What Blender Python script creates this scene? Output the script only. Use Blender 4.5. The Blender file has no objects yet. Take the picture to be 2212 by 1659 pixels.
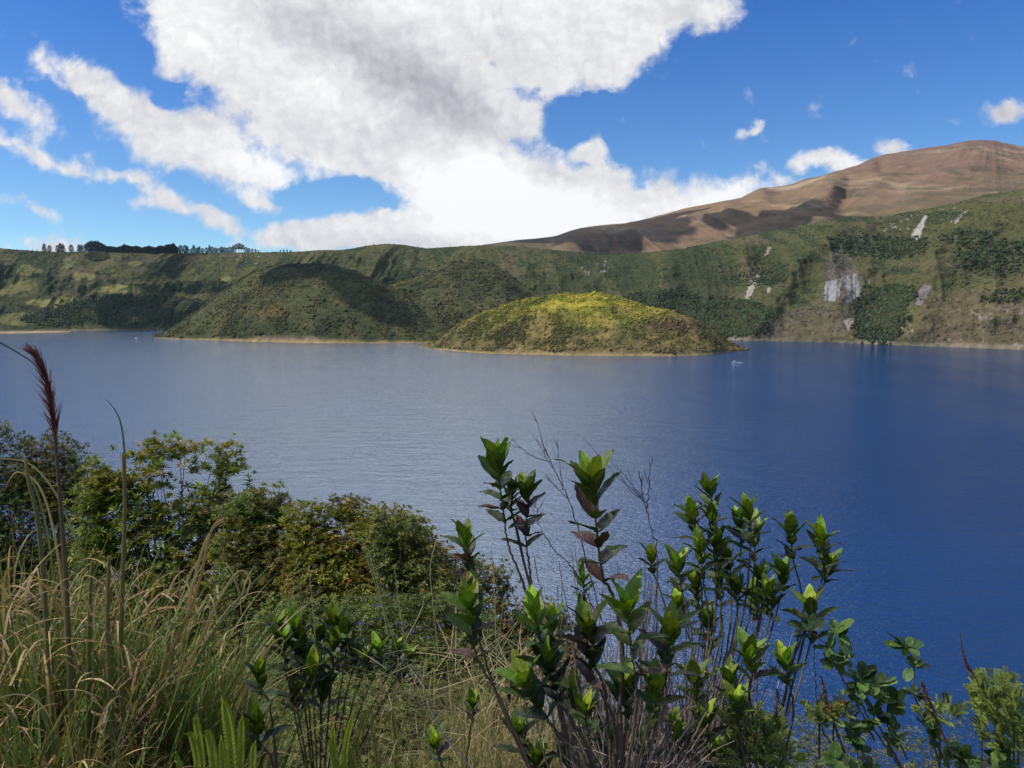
import bpy, math, random
import numpy as np
from mathutils import Vector

random.seed(7)
RNG = np.random.default_rng(11)
scene = bpy.context.scene
R = math.radians

# ------------------------------------------------------------------ camera
CAM_Z = 110.0            # the crater rim stands about 110 m above the lake
PITCH = R(6.5)
FPX = 1661.0             # focal length in pixels of a 2212 px wide picture
CX, CY = 1106.0, 829.5
cam_d = bpy.data.cameras.new("camera")
cam = bpy.data.objects.new("camera", cam_d)
scene.collection.objects.link(cam)
cam.location = (0, 0, CAM_Z)
cam.rotation_euler = (math.pi / 2 - PITCH, 0, 0)
cam_d.sensor_width = 36.0
cam_d.lens = 36.0 * FPX / 2212.0
cam_d.clip_start = 0.05
cam_d.clip_end = 40000
scene.camera = cam

# ------------------------------------------------------------------ exposure
scene.view_settings.view_transform = 'Standard'
scene.view_settings.look = 'None'
scene.view_settings.gamma = 1
scene.view_settings.exposure = 0.0
scene.cycles.max_bounces = 6
scene.cycles.transparent_max_bounces = 4

# ------------------------------------------------------------------ sun
SUN_EL, SUN_AZ = R(50), R(-96)        # azimuth from +Y towards +X: the sun stands to the left
SUN = Vector((math.cos(SUN_EL) * math.sin(SUN_AZ), math.cos(SUN_EL) * math.cos(SUN_AZ), math.sin(SUN_EL)))
sl = bpy.data.lights.new("sun", 'SUN')
sl.energy = 4.0
sl.angle = R(0.53)
sl.color = (1.0, 0.95, 0.88)
so = bpy.data.objects.new("sun", sl)
scene.collection.objects.link(so)
so.rotation_euler = SUN.to_track_quat('Z', 'Y').to_euler()

# ------------------------------------------------------------------ node helpers
class NT:
    def __init__(s, tree):
        s.t = tree; s.n = tree.nodes; s.l = tree.links
    def new(s, typ, **kw):
        nd = s.n.new(typ)
        for k, v in kw.items(): setattr(nd, k, v)
        return nd
    def put(s, sock, v):
        if isinstance(v, bpy.types.NodeSocket): s.l.new(v, sock)
        elif v is not None:
            if isinstance(v, (tuple, list)) and len(v) == 3 and sock.type == 'RGBA': v = (*v, 1)
            sock.default_value = v
    def math(s, op, a, b=None, c=None, clamp=False):
        nd = s.new('ShaderNodeMath', operation=op, use_clamp=clamp)
        for i, v in enumerate((a, b, c)):
            if v is not None: s.put(nd.inputs[i], v)
        return nd.outputs[0]
    def vmath(s, op, a, b=None):
        nd = s.new('ShaderNodeVectorMath', operation=op)
        s.put(nd.inputs[0], a)
        if b is not None: s.put(nd.inputs[1], b)
        return nd.outputs['Value'] if op in ('DOT_PRODUCT', 'LENGTH') else nd.outputs[0]
    def noise(s, vec, scale, detail=4, rough=0.5, out='Fac', dist=0.0, lac=2.0):
        nd = s.new('ShaderNodeTexNoise')
        if vec is not None: s.put(nd.inputs['Vector'], vec)
        nd.inputs['Scale'].default_value = scale; nd.inputs['Detail'].default_value = detail
        nd.inputs['Roughness'].default_value = rough; nd.inputs['Distortion'].default_value = dist
        nd.inputs['Lacunarity'].default_value = lac
        return nd.outputs[out]
    def rng(s, v, a, b, c, d, mode='SMOOTHSTEP'):
        nd = s.new('ShaderNodeMapRange', interpolation_type=mode)
        for i, x in enumerate((v, a, b, c, d)): s.put(nd.inputs[i], x)
        return nd.outputs[0]
    def mix(s, f, a, b, mode='MIX'):
        nd = s.new('ShaderNodeMix', data_type='RGBA', blend_type=mode)
        s.put(nd.inputs[0], f); s.put(nd.inputs[6], a); s.put(nd.inputs[7], b)
        return nd.outputs[2]
    def comb(s, x, y, z):
        nd = s.new('ShaderNodeCombineXYZ')
        for i, v in enumerate((x, y, z)): s.put(nd.inputs[i], v)
        return nd.outputs[0]

# ------------------------------------------------------------------ sky with clouds (by world direction)
world = bpy.data.worlds.new("World"); scene.world = world; world.use_nodes = True
wt = NT(world.node_tree); wt.n.clear()
def build_world():
    out = wt.new('ShaderNodeOutputWorld'); bg = wt.new('ShaderNodeBackground')
    wt.l.new(bg.outputs[0], out.inputs[0])
    sky = wt.new('ShaderNodeTexSky', sky_type='NISHITA')
    sky.sun_disc = False; sky.sun_elevation = SUN_EL; sky.sun_rotation = SUN_AZ
    sky.altitude = 3100; sky.air_density = 1.0; sky.dust_density = 0.3; sky.ozone_density = 1.5
    geo = wt.new('ShaderNodeTexCoord'); d = geo.outputs['Generated']
    c, s = math.cos(PITCH), math.sin(PITCH)
    fw = wt.vmath('DOT_PRODUCT', d, (0.0, c, -s))
    up = wt.vmath('DOT_PRODUCT', d, (0.0, s, c))
    rt = wt.vmath('DOT_PRODUCT', d, (1.0, 0.0, 0.0))
    fwc = wt.math('MAXIMUM', fw, 0.12)
    k = FPX / 100.0
    U = wt.math('MULTIPLY', wt.math('DIVIDE', rt, fwc), k)
    V = wt.math('MULTIPLY', wt.math('DIVIDE', up, fwc), k)
    P = wt.comb(U, V, 0.0)
    # warp so that edges billow
    w1 = wt.noise(P, 0.55, 3, 0.55, 'Color')
    w1 = wt.vmath('MULTIPLY', wt.vmath('SUBTRACT', w1, (0.5, 0.5, 0.5)), (1.1, 0.9, 0.0))
    w2 = wt.noise(P, 2.6, 4, 0.6, 'Color')
    w2 = wt.vmath('MULTIPLY', wt.vmath('SUBTRACT', w2, (0.5, 0.5, 0.5)), (0.42, 0.36, 0.0))
    Q = wt.vmath('ADD', wt.vmath('ADD', P, w1), w2)
    def blobs(lst, coord):
        acc = None
        for (x, y, rx, ry, rot, wgt) in lst:
            mp = wt.new('ShaderNodeMapping', vector_type='TEXTURE')
            wt.l.new(coord, mp.inputs[0])
            mp.inputs['Location'].default_value = ((x - CX) / 100, (CY - y) / 100, 0)
            mp.inputs['Rotation'].default_value = (0, 0, -R(rot))
            mp.inputs['Scale'].default_value = (rx / 100, ry / 100, 1)
            g = wt.new('ShaderNodeTexGradient', gradient_type='SPHERICAL')
            wt.l.new(mp.outputs[0], g.inputs[0])
            v = g.outputs['Fac']
            acc = wt.math('MULTIPLY', v, wgt) if acc is None else wt.math('MULTIPLY_ADD', v, wgt, acc)
        return acc
    cover = blobs([
        # the big cloud bank at the top
        (420, 40, 200, 150, 20, .9), (600, 90, 330, 200, 25, 1.2), (850, 60, 420, 240, 15, 1.3), (1150, 30, 380, 190, 0, 1.3),
        (1400, -10, 280, 130, -20, 1.2), (1270, 130, 170, 120, -30, .8), (640, 220, 350, 170, 25, 1.1),
        (1000, 180, 240, 150, 20, 1.0), (1560, 10, 110, 70, -10, .8), (1300, 60, 250, 140, -25, .9),
        # left lobe
        (190, 170, 170, 70, 22, .95), (330, 270, 230, 110, 28, 1.15), (470, 325, 220, 90, 22, 1.1), (585, 375, 100, 42, 15, .75),
        (720, 295, 210, 95, 10, .9), (140, 140, 110, 50, 40, .5), (290, 130, 60, 40, 50, .45),
        # middle, falling to the bright cumulus
        (850, 300, 260, 130, 25, 1.1), (1000, 390, 230, 190, 40, 1.3), (1130, 440, 250, 160, 20, 1.2), (1050, 500, 330, 110, 0, 1.1),
        (1276, 322, 56, 82, -12, 1.1), (1310, 222, 70, 36, 0, -.8), (1290, 420, 190, 140, 20, 1.1), (1440, 440, 170, 110, 10, 1.1), (1580, 425, 130, 60, 5, 1.0),
        (1110, 250, 120, 46, 15, 1.1), (1330, 500, 260, 90, 0, 1.0), (1000, 270, 150, 70, 40, .8),
        # low band over the rim
        (820, 505, 300, 80, 0, 1.0), (620, 522, 190, 54, 0, .95), (880, 470, 150, 50, 10, .6), (720, 490, 180, 42, -5, .6),
        (400, 446, 125, 38, 24, 1.0), (480, 474, 80, 30, 20, .8), (575, 428, 80, 32, 22, .85), (830, 416, 60, 22, 10, .45),
        (110, 526, 190, 26, 0, .8), 
        # small ones to the left
        (45, 236, 135, 58, 22, 1.05), (0, 195, 60, 60, 30, .6), (35, 308, 95, 44, 10, .85), (95, 348, 72, 32, 20, .85),
        (165, 355, 62, 34, 10, .9), (290, 382, 76, 30, 8, .95), (232, 366, 40, 24, 20, .75), (75, 452, 84, 30, 15, .95),
        (293, 430, 40, 22, 0, .5), (185, 325, 40, 22, 0, .5),
        # small ones to the right
        (1612, 282, 60, 26, -22, .75), (1635, 262, 38, 22, -60, .55), (1655, 296, 34, 16, -40, .45),
        (1815, 362, 140, 50, 8, 1.1), (1770, 340, 70, 36, 0, .6), (1690, 398, 66, 32, 0, .8), (1658, 365, 22, 34, -10, .45), (1716, 368, 30, 18, 10, .45),
        (1935, 322, 80, 34, 20, .85), (2170, 242, 130, 36, -8, .8), (2090, 305, 26, 18, 0, .4),
        # banks above the picture, seen again in the lake
        (700, -300, 900, 400, 5, 1.6), (650, -800, 1000, 700, -8, 2.2), (300, -1700, 1500, 1100, 0, 2.4),
        # blue gaps
        (1225, 262, 75, 50, 10, -.8), (378, 196, 40, 34, 0, -1.3), (485, 80, 30, 20, 20, -1.0), (1072, 150, 30, 22, 0, -.8), (1262, 352, 46, 26, 0, -.8),
        (1390, 388, 38, 42, 0, -.8), (720, 412, 190, 38, 0, -1.1), (850, 440, 70, 30, 10, -.7), (300, 130, 70, 60, 50, -.5), (1120, 200, 60, 40, 20, -.6), (1345, 300, 50, 50, 0, -.6),
        (-500, 200, 400, 180, 20, .9), (-900, -300, 700, 300, 10, .8), (2900, 350, 330, 90, 0, .8),
    ], Q)
    n1 = wt.noise(P, 1.1, 12, 0.62, dist=0.25)
    n2 = wt.noise(d, 2.2, 9, 0.58)                       # scattered clouds elsewhere in the sky
    front = wt.rng(fw, 0.10, 0.3, 0.0, 1.0)
    cv = wt.math('MULTIPLY', cover, front)
    thr = wt.math('MULTIPLY_ADD', wt.math('SUBTRACT', n1, 0.5), 2.1, -0.36)
    val = wt.math('ADD', wt.math('MINIMUM', cv, 1.18), thr)
    dens = wt.rng(val, -0.16, 0.58, 0.0, 1.0)
    back = wt.math('MULTIPLY', wt.rng(n2, 0.50, 0.62, 0.0, 0.9), wt.math('SUBTRACT', 1.0, front))
    dens = wt.math('MAXIMUM', dens, back)
    # light and shade within the clouds
    lit = blobs([(1010, 400, 180, 150, 0, .55), (1140, 470, 240, 100, 10, .6), (560, 345, 230, 70, 15, .35), (1560, 430, 160, 60, 0, .4),
                 (1300, 470, 250, 100, 0, .4), (860, 490, 170, 40, 0, .2), (420, 60, 200, 100, 20, .08), (690, 190, 180, 80, 30, .12), (1830, 350, 120, 50, 0, .3), (900, -500, 1800, 800, 0, .4)], Q)
    shd = blobs([(780, 95, 330, 120, 28, .34), (950, 200, 240, 95, 32, .50), (620, 30, 300, 90, 20, .28), (1080, 100, 250, 90, 10, .12), (1480, 20, 160, 60, -20, .22),
                 (350, 230, 250, 70, 28, .12), (900, 300, 220, 60, 20, .12), (1000, 545, 500, 60, 0, .18), (2170, 245, 150, 40, 0, .3)], Q)
    n3 = wt.noise(wt.vmath('ADD', P, (0.10, 0.14, 0.0)), 1.1, 12, 0.62, dist=0.25)
    relief = wt.math('MULTIPLY', wt.math('SUBTRACT', n1, n3), 0.75)
    n4 = wt.noise(Q, 0.8, 6, 0.55)
    n5 = wt.math('ABSOLUTE', wt.math('SUBTRACT', wt.noise(Q, 1.5, 5, 0.6), 0.5))
    b = wt.math('ADD', 0.70, wt.math('SUBTRACT', lit, wt.math('MULTIPLY', shd, 0.85)))
    b = wt.math('ADD', b, relief)
    b = wt.math('MULTIPLY_ADD', wt.math('SUBTRACT', n4, 0.5), 0.34, b)
    b = wt.math('MULTIPLY_ADD', n5, 0.9, wt.math('SUBTRACT', b, 0.09))
    b = wt.rng(b, 0.1, 1.0, 0.42, 1.03, 'LINEAR')
    ccol = wt.mix(wt.rng(b, 0.4, 0.95, 0, 1), (0.98, 0.96, 1.06), (1.0, 1.0, 1.0))
    # clouds above the frame get added brightness, lifting the lake reflection and the foreground
    b = wt.math('MULTIPLY', b, wt.rng(up, 0.46, 0.62, 1.0, CLOUD_HIGH))
    ccol = wt.mix(1.0, ccol, wt.comb(b, b, b), 'MULTIPLY')
    # the blue of the sky: nishita, a touch more saturated as the thin air at 3 km gives it
    SKY = 0.13
    sk = wt.mix(1.0, sky.outputs[0], (SKY, SKY, SKY), 'MULTIPLY')
    elev = wt.vmath('DOT_PRODUCT', d, (0.0, 0.0, 1.0))
    tint = wt.mix(wt.rng(elev, 0.0, 0.42, 0, 1, 'LINEAR'), SKYTINT[0], SKYTINT[1])
    sk = wt.mix(1.0, sk, tint, 'MULTIPLY')
    col = wt.mix(dens, sk, ccol)
    wt.l.new(col, bg.inputs['Color']); bg.inputs['Strength'].default_value = 1.0
CLOUD_HIGH = 3.2
SKYTINT = ((0.74, 0.97, 0.98), (0.13, 0.60, 1.28))
build_world()

# ------------------------------------------------------------------ geometry helpers
_s, _c = math.sin(PITCH), math.cos(PITCH)
def pix(px, py, D):
    """point that the photograph shows at pixel px, py (2212 wide) when it stands D metres away along +Y"""
    a = (px - CX) / FPX; b = (CY - py) / FPX
    dy = _c + b * _s
    return Vector((a / dy * D, D, CAM_Z + (-_s + b * _c) / dy * D))
def water_D(py, z=0.0):
    b = (CY - np.asarray(py, float)) / FPX
    k = (-_s + b * _c) / (_c + b * _s)
    return (z - CAM_Z) / k
def z_of(py, D):
    b = (CY - np.asarray(py, float)) / FPX
    return CAM_Z + (-_s + b * _c) / (_c + b * _s) * D
def xyz_col(px, z, D):
    k = (z - CAM_Z) / D
    b = (_s + k * _c) / (_c - k * _s)
    return np.stack([(px - CX) / FPX / (_c + b * _s) * D, D + 0 * px, z], -1)
def project(p):
    p = np.asarray(p, float)
    x, y, z = p[..., 0], p[..., 1], p[..., 2] - CAM_Z
    f = y * _c - z * _s; u = y * _s + z * _c
    return CX + x / f * FPX, CY - u / f * FPX

def _hash(i, j, k, seed):
    h = (i * 374761393 + j * 668265263 + k * 2147483647 + seed * 974634777) & 0xffffffff
    h = ((h ^ (h >> 13)) * 1274126177) & 0xffffffff
    h = ((h ^ (h >> 15)) * 2246822519) & 0xffffffff
    return ((h ^ (h >> 16)) & 0xffffff) / float(0xffffff)
def vnoise(x, y, z=None, seed=0):
    x = np.asarray(x, float); y = np.asarray(y, float)
    z = np.zeros_like(x) if z is None else np.asarray(z, float)
    xi = np.floor(x).astype(np.int64); yi = np.floor(y).astype(np.int64); zi = np.floor(z).astype(np.int64)
    fx = x - xi; fy = y - yi; fz = z - zi
    fx = fx * fx * fx * (fx * (fx * 6 - 15) + 10); fy = fy * fy * fy * (fy * (fy * 6 - 15) + 10); fz = fz * fz * (3 - 2 * fz)
    def H(a, b, c): return _hash(xi + a, yi + b, zi + c, seed)
    def L(a, b, t): return a + (b - a) * t
    p0 = L(L(H(0, 0, 0), H(1, 0, 0), fx), L(H(0, 1, 0), H(1, 1, 0), fx), fy)
    if not np.any(z): return p0
    return L(p0, L(L(H(0, 0, 1), H(1, 0, 1), fx), L(H(0, 1, 1), H(1, 1, 1), fx), fy), fz)
def fbm(x, y, z=None, oct=5, seed=0, gain=0.5):
    s = 0; a = 1; t = 0
    for o in range(oct):
        f = 2.03 ** o
        s = s + a * vnoise(x * f + 17.3 * o, y * f - 9.1 * o, None if z is None else z * f, seed + o); t += a; a *= gain
    return s / t
def ridged(x, y, oct=5, seed=0, gain=0.5):
    s = 0; a = 1; t = 0
    for o in range(oct):
        f = 2.07 ** o
        n = 1 - np.abs(2 * vnoise(x * f + 7.7 * o, y * f + 3.3 * o, None, seed + o) - 1)
        s = s + a * n * n; t += a; a *= gain
    return s / t
def sst(a, b, x):
    t = np.clip((x - a) / (b - a), 0, 1); return t * t * (3 - 2 * t)

class MB:
    """collects shapes; build() links them as ONE mesh object"""
    def __init__(s): s.v = []; s.f = []; s.c = []; s.n = 0
    def add(s, v, f, c):
        v = np.asarray(v, float).reshape(-1, 3); f = np.asarray(f, int)
        c = np.asarray(c, float)
        if c.ndim == 1: c = np.tile(c, (len(v), 1))
        s.v.append(v); s.f.append(f + s.n); s.c.append(c.reshape(-1, 3)); s.n += len(v)
    def build(s, name, mat, parent=None, smooth=True, origin=None):
        me = bpy.data.meshes.new(name)
        V = np.concatenate(s.v); Cc = np.concatenate(s.c)
        if origin is None and parent is not None: origin = parent.location
        if origin is not None: V = V - np.array(origin)
        tot = [a.shape[1] for a in s.f for _ in range(1)]
        loops = np.concatenate([a.ravel() for a in s.f]).astype(np.int32)
        lens = np.concatenate([np.full(len(a), a.shape[1]) for a in s.f])
        starts = np.concatenate([[0], np.cumsum(lens)[:-1]]).astype(np.int32)
        me.vertices.add(len(V)); me.vertices.foreach_set('co', V.astype(np.float32).ravel())
        me.loops.add(len(loops)); me.loops.foreach_set('vertex_index', loops)
        me.polygons.add(len(lens)); me.polygons.foreach_set('loop_start', starts)
        me.update(calc_edges=True)
        if smooth: me.polygons.foreach_set('use_smooth', np.ones(len(lens), bool))
        at = me.color_attributes.new('tone', 'FLOAT_COLOR', 'POINT')
        at.data.foreach_set('color', np.concatenate([Cc, np.ones((len(V), 1))], 1).astype(np.float32).ravel())
        me.materials.append(mat)
        o = bpy.data.objects.new(name, me)
        if parent is not None: o.parent = parent
        elif origin is not None: o.location = origin
        scene.collection.objects.link(o)
        return o
def tag(o, label=None, cat=None, group=None, kind=None):
    if label: o['label'] = label
    if cat: o['category'] = cat
    if group: o['group'] = group
    if kind: o['kind'] = kind
    return o
def empty(name, loc, label, cat, group=None):
    o = bpy.data.objects.new(name, None); o.location = loc; o.empty_display_size = 0.2
    scene.collection.objects.link(o)
    return tag(o, label, cat, group)

# ------------------------------------------------------------------ materials
def mat_tone(name, rough=0.9, nscale=0.0, namp=0.25, bump=0.0, bscale=1.0, trans=0.0, spec=0.2, detail=6, coat=0.0):
    m = bpy.data.materials.new(name); m.use_nodes = True
    t = NT(m.node_tree); bs = t.n['Principled BSDF']; out = t.n['Material Output']
    at = t.new('ShaderNodeAttribute', attribute_name='tone'); col = at.outputs['Color']
    tc = t.new('ShaderNodeTexCoord').outputs['Object']
    if nscale:
        n = t.noise(tc, nscale, detail, 0.6)
        f = t.rng(n, 0.25, 0.75, 1 - namp, 1 + namp, 'LINEAR')
        col = t.mix(1.0, col, t.comb(f, f, f), 'MULTIPLY')
    t.put(bs.inputs['Base Color'], col)
    bs.inputs['Roughness'].default_value = rough
    bs.inputs['Specular IOR Level'].default_value = spec
    if bump:
        b = t.new('ShaderNodeBump'); b.inputs['Strength'].default_value = 1.0; b.inputs['Distance'].default_value = bump
        t.put(b.inputs['Height'], t.noise(tc, bscale, 6, 0.6)); t.l.new(b.outputs[0], bs.inputs['Normal'])
    if trans:
        tr = t.new('ShaderNodeBsdfTranslucent'); t.put(tr.inputs['Color'], t.mix(1.0, col, (1.3, 1.5, 0.5), 'MULTIPLY'))
        mx = t.new('ShaderNodeMixShader'); mx.inputs[0].default_value = trans
        t.l.new(bs.outputs[0], mx.inputs[1]); t.l.new(tr.outputs[0], mx.inputs[2]); t.l.new(mx.outputs[0], out.inputs['Surface'])
    return m
M_TERR = mat_tone('hillside_vegetation', 0.95, 0.06, 0.42, 5.0, 0.11, detail=12, spec=0.03)
M_MOUNT = mat_tone('dry_mountain_grass', 0.95, 0.010, 0.22, 14.0, 0.02, detail=12, spec=0.03)
M_LUMP = mat_tone('distant_shrub_leaves', 0.9, 0.4, 0.35, 0.6, 0.8, spec=0.03)
M_TREE = mat_tone('distant_tree_leaves', 0.9, 0.3, 0.3, spec=0.03)
M_BARK = mat_tone('bark', 0.85, 9.0, 0.35, 0.004, 60.0)
M_LEAF = mat_tone('small_leaves', 0.55, 3.0, 0.25, trans=0.25, spec=0.35)
M_BIG = mat_tone('broad_glossy_leaves', 0.45, 60.0, 0.30, 0.0030, 75.0, trans=0.15, spec=0.35)
M_GRASS = mat_tone('grass_blades', 0.6, 8.0, 0.25, trans=0.2, spec=0.3)
M_SOIL = mat_tone('slope_soil', 0.95, 1.5, 0.4, 0.05, 4.0)
M_PAINT = mat_tone('boat_paint', 0.35)
M_FOAM = mat_tone('wake_foam', 0.8)
# ------------------------------------------------------------------ lake
def make_lake():
    m = bpy.data.materials.new('lake_water'); m.use_nodes = True
    t = NT(m.node_tree); bs = t.n['Principled BSDF']
    tc = t.new('ShaderNodeTexCoord').outputs['Object']
    n = t.noise(tc, 0.0035, 4, 0.5)
    col = t.mix(t.rng(n, 0.35, 0.65, 0, 1), WATER_A, WATER_B)
    t.put(bs.inputs['Base Color'], col)
    bs.inputs['IOR'].default_value = 2.1; bs.inputs['Specular IOR Level'].default_value = 1.0; bs.inputs['Specular Tint'].default_value = (.80, .93, 1.0, 1)
    gust = t.noise(t.vmath('MULTIPLY', tc, (1.0, 0.45, 1.0)), 0.006, 5, 0.6)
    t.put(bs.inputs['Roughness'], t.rng(gust, 0.3, 0.7, 0.07, 0.13))
    # wind waves: crests run roughly across the view
    mp = t.new('ShaderNodeMapping'); t.l.new(tc, mp.inputs[0])
    mp.inputs['Rotation'].default_value = (0, 0, R(24)); mp.inputs['Scale'].default_value = (0.55, 1.5, 1.0)
    h1 = t.noise(mp.outputs[0], 0.38, 3, 0.6, dist=0.5)
    h2 = t.noise(mp.outputs[0], 1.1, 3, 0.6)
    h3 = t.noise(mp.outputs[0], 0.055, 3, 0.5)
    h = t.math('MULTIPLY_ADD', h1, 1.5, t.math('MULTIPLY', h2, 0.7))
    h = t.math('MULTIPLY_ADD', h3, 2.2, h)
    b = t.new('ShaderNodeBump'); b.inputs['Strength'].default_value = 1.0; b.inputs['Distance'].default_value = 0.42
    t.put(b.inputs['Height'], h); t.l.new(b.outputs[0], bs.inputs['Normal'])
    mb = MB(); S = 9000
    mb.add([(-S, -300, 0), (S, -300, 0), (S, 9000, 0), (-S, 9000, 0)], [(0, 1, 2, 3)], (0, 0.02, 0.1))
    return tag(mb.build('lake', m, smooth=False), 'deep blue crater lake with wind ripples', None, kind='structure')
WATER_A = (0.000, 0.022, 0.085); WATER_B = (0.000, 0.029, 0.108)
make_lake()

# ------------------------------------------------------------------ terrain sheets seen along the view rays, each vertex at its own true distance
def curve(pts):
    p = np.array(pts, float)
    return lambda x: np.interp(x, p[:, 0], p[:, 1])
def sm_curve(pts, w=14):
    f = curve(pts)
    ks = np.linspace(-1, 1, 9)
    return lambda x: np.mean([f(x + k * w) for k in ks], axis=0)
def grid_faces(nr, nc):
    i = np.arange(nr - 1)[:, None] * nc + np.arange(nc - 1)[None, :]
    return np.stack([i, i + 1, i + nc + 1, i + nc], -1).reshape(-1, 4)
def icosa(sub):
    import bmesh
    bm = bmesh.new(); bmesh.ops.create_icosphere(bm, subdivisions=sub, radius=1.0)
    v = np.array([x.co[:] for x in bm.verts]); f = np.array([[q.index for q in p.verts] for p in bm.faces]); bm.free()
    return v, f
ICO1, ICO2 = icosa(1), icosa(2)
def lumps(mb, pos, size, col, tmpl=ICO1, flat=0.8, jag=0.35):
    """many small rounded shrubs: pos Nx3, size N, col Nx3"""
    V, F = tmpl; n = len(pos); k = len(V)
    rot = RNG.uniform(0, 6.28, n); cr, sr = np.cos(rot)[:, None], np.sin(rot)[:, None]
    j = 1 + RNG.uniform(-jag, jag, (n, k))
    sx = size * RNG.uniform(.8, 1.25, n); sy = size * RNG.uniform(.8, 1.25, n); sz = size * flat * RNG.uniform(.75, 1.3, n)
    x = V[None, :, 0] * j; y = V[None, :, 1] * j; z = V[None, :, 2] * j
    X = (x * cr - y * sr) * sx[:, None]; Y = (x * sr + y * cr) * sy[:, None]; Z = z * sz[:, None]
    P = np.stack([X, Y, Z], -1) + pos[:, None, :]
    fc = (F[None] + (np.arange(n) * k)[:, None, None]).reshape(-1, F.shape[1])
    cc = np.repeat(col[:, None, :], k, 1) * (1 + RNG.uniform(-.12, .12, (n, k, 1)))
    mb.add(P.reshape(-1, 3), fc, cc.reshape(-1, 3))

def inpoly(px, py, poly):
    poly = np.array(poly, float); r = np.zeros(px.shape, bool); j = len(poly) - 1
    for i in range(len(poly)):
        xi, yi = poly[i]; xj, yj = poly[j]
        c = ((yi > py) != (yj > py)) & (px < (xj - xi) * (py - yi) / (yj - yi + 1e-9) + xi)
        r ^= c; j = i
    return r
def seg_dist(px, py, a, b):
    ax, ay = a; bx, by = b; dx, dy = bx - ax, by - ay
    t = np.clip(((px - ax) * dx + (py - ay) * dy) / (dx * dx + dy * dy), 0, 1)
    return np.hypot(px - ax - t * dx, py - ay - t * dy)
def poly_dist(px, py, pts):
    return np.min([seg_dist(px, py, pts[i], pts[i + 1]) for i in range(len(pts) - 1)], axis=0)
def mixc(a, b, t):
    return a + (np.asarray(b, float) - a) * np.asarray(t)[..., None]

def mono(D, r):
    """no overhangs: distance grows with height, lightly smoothed"""
    D = np.maximum.accumulate(D, axis=0)
    for _ in range(r):
        D[1:-1] = (D[:-2] + 2 * D[1:-1] + D[2:]) / 4
    return D
# ---- crater wall
PX = np.arange(-420, 2660, 3.0)
shore = curve([(-420, 726), (0, 719), (150, 716), (340, 713.5), (700, 715), (1000, 720), (1300, 728), (1560, 734.5), (1700, 738), (1850, 742), (2000, 748), (2100, 752), (2212, 756), (2400, 765), (2660, 780)])
rim = sm_curve([(-420, 520), (-100, 528), (0, 536), (60, 541), (90, 543), (330, 547), (500, 546), (560, 545), (640, 544), (700, 540), (740, 540), (800, 530), (830, 527), (870, 528), (920, 537), (960, 534), (1040, 530), (1100, 531), (1200, 540), (1300, 548), (1400, 545), (1475, 537), (1540, 523), (1608, 511), (1680, 497), (1758, 481), (1800, 472), (1842, 466), (1908, 467), (1930, 463), (1975, 455), (2042, 444), (2125, 421), (2212, 410), (2350, 385), (2660, 340)], 10)
rimD = curve([(-420, 2700), (0, 2900), (400, 2980), (900, 3150), (1200, 3000), (1500, 2800), (1800, 2600), (2212, 2250), (2660, 1950)])
NT_ = 190
tt = np.linspace(0, 1, NT_)
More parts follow.
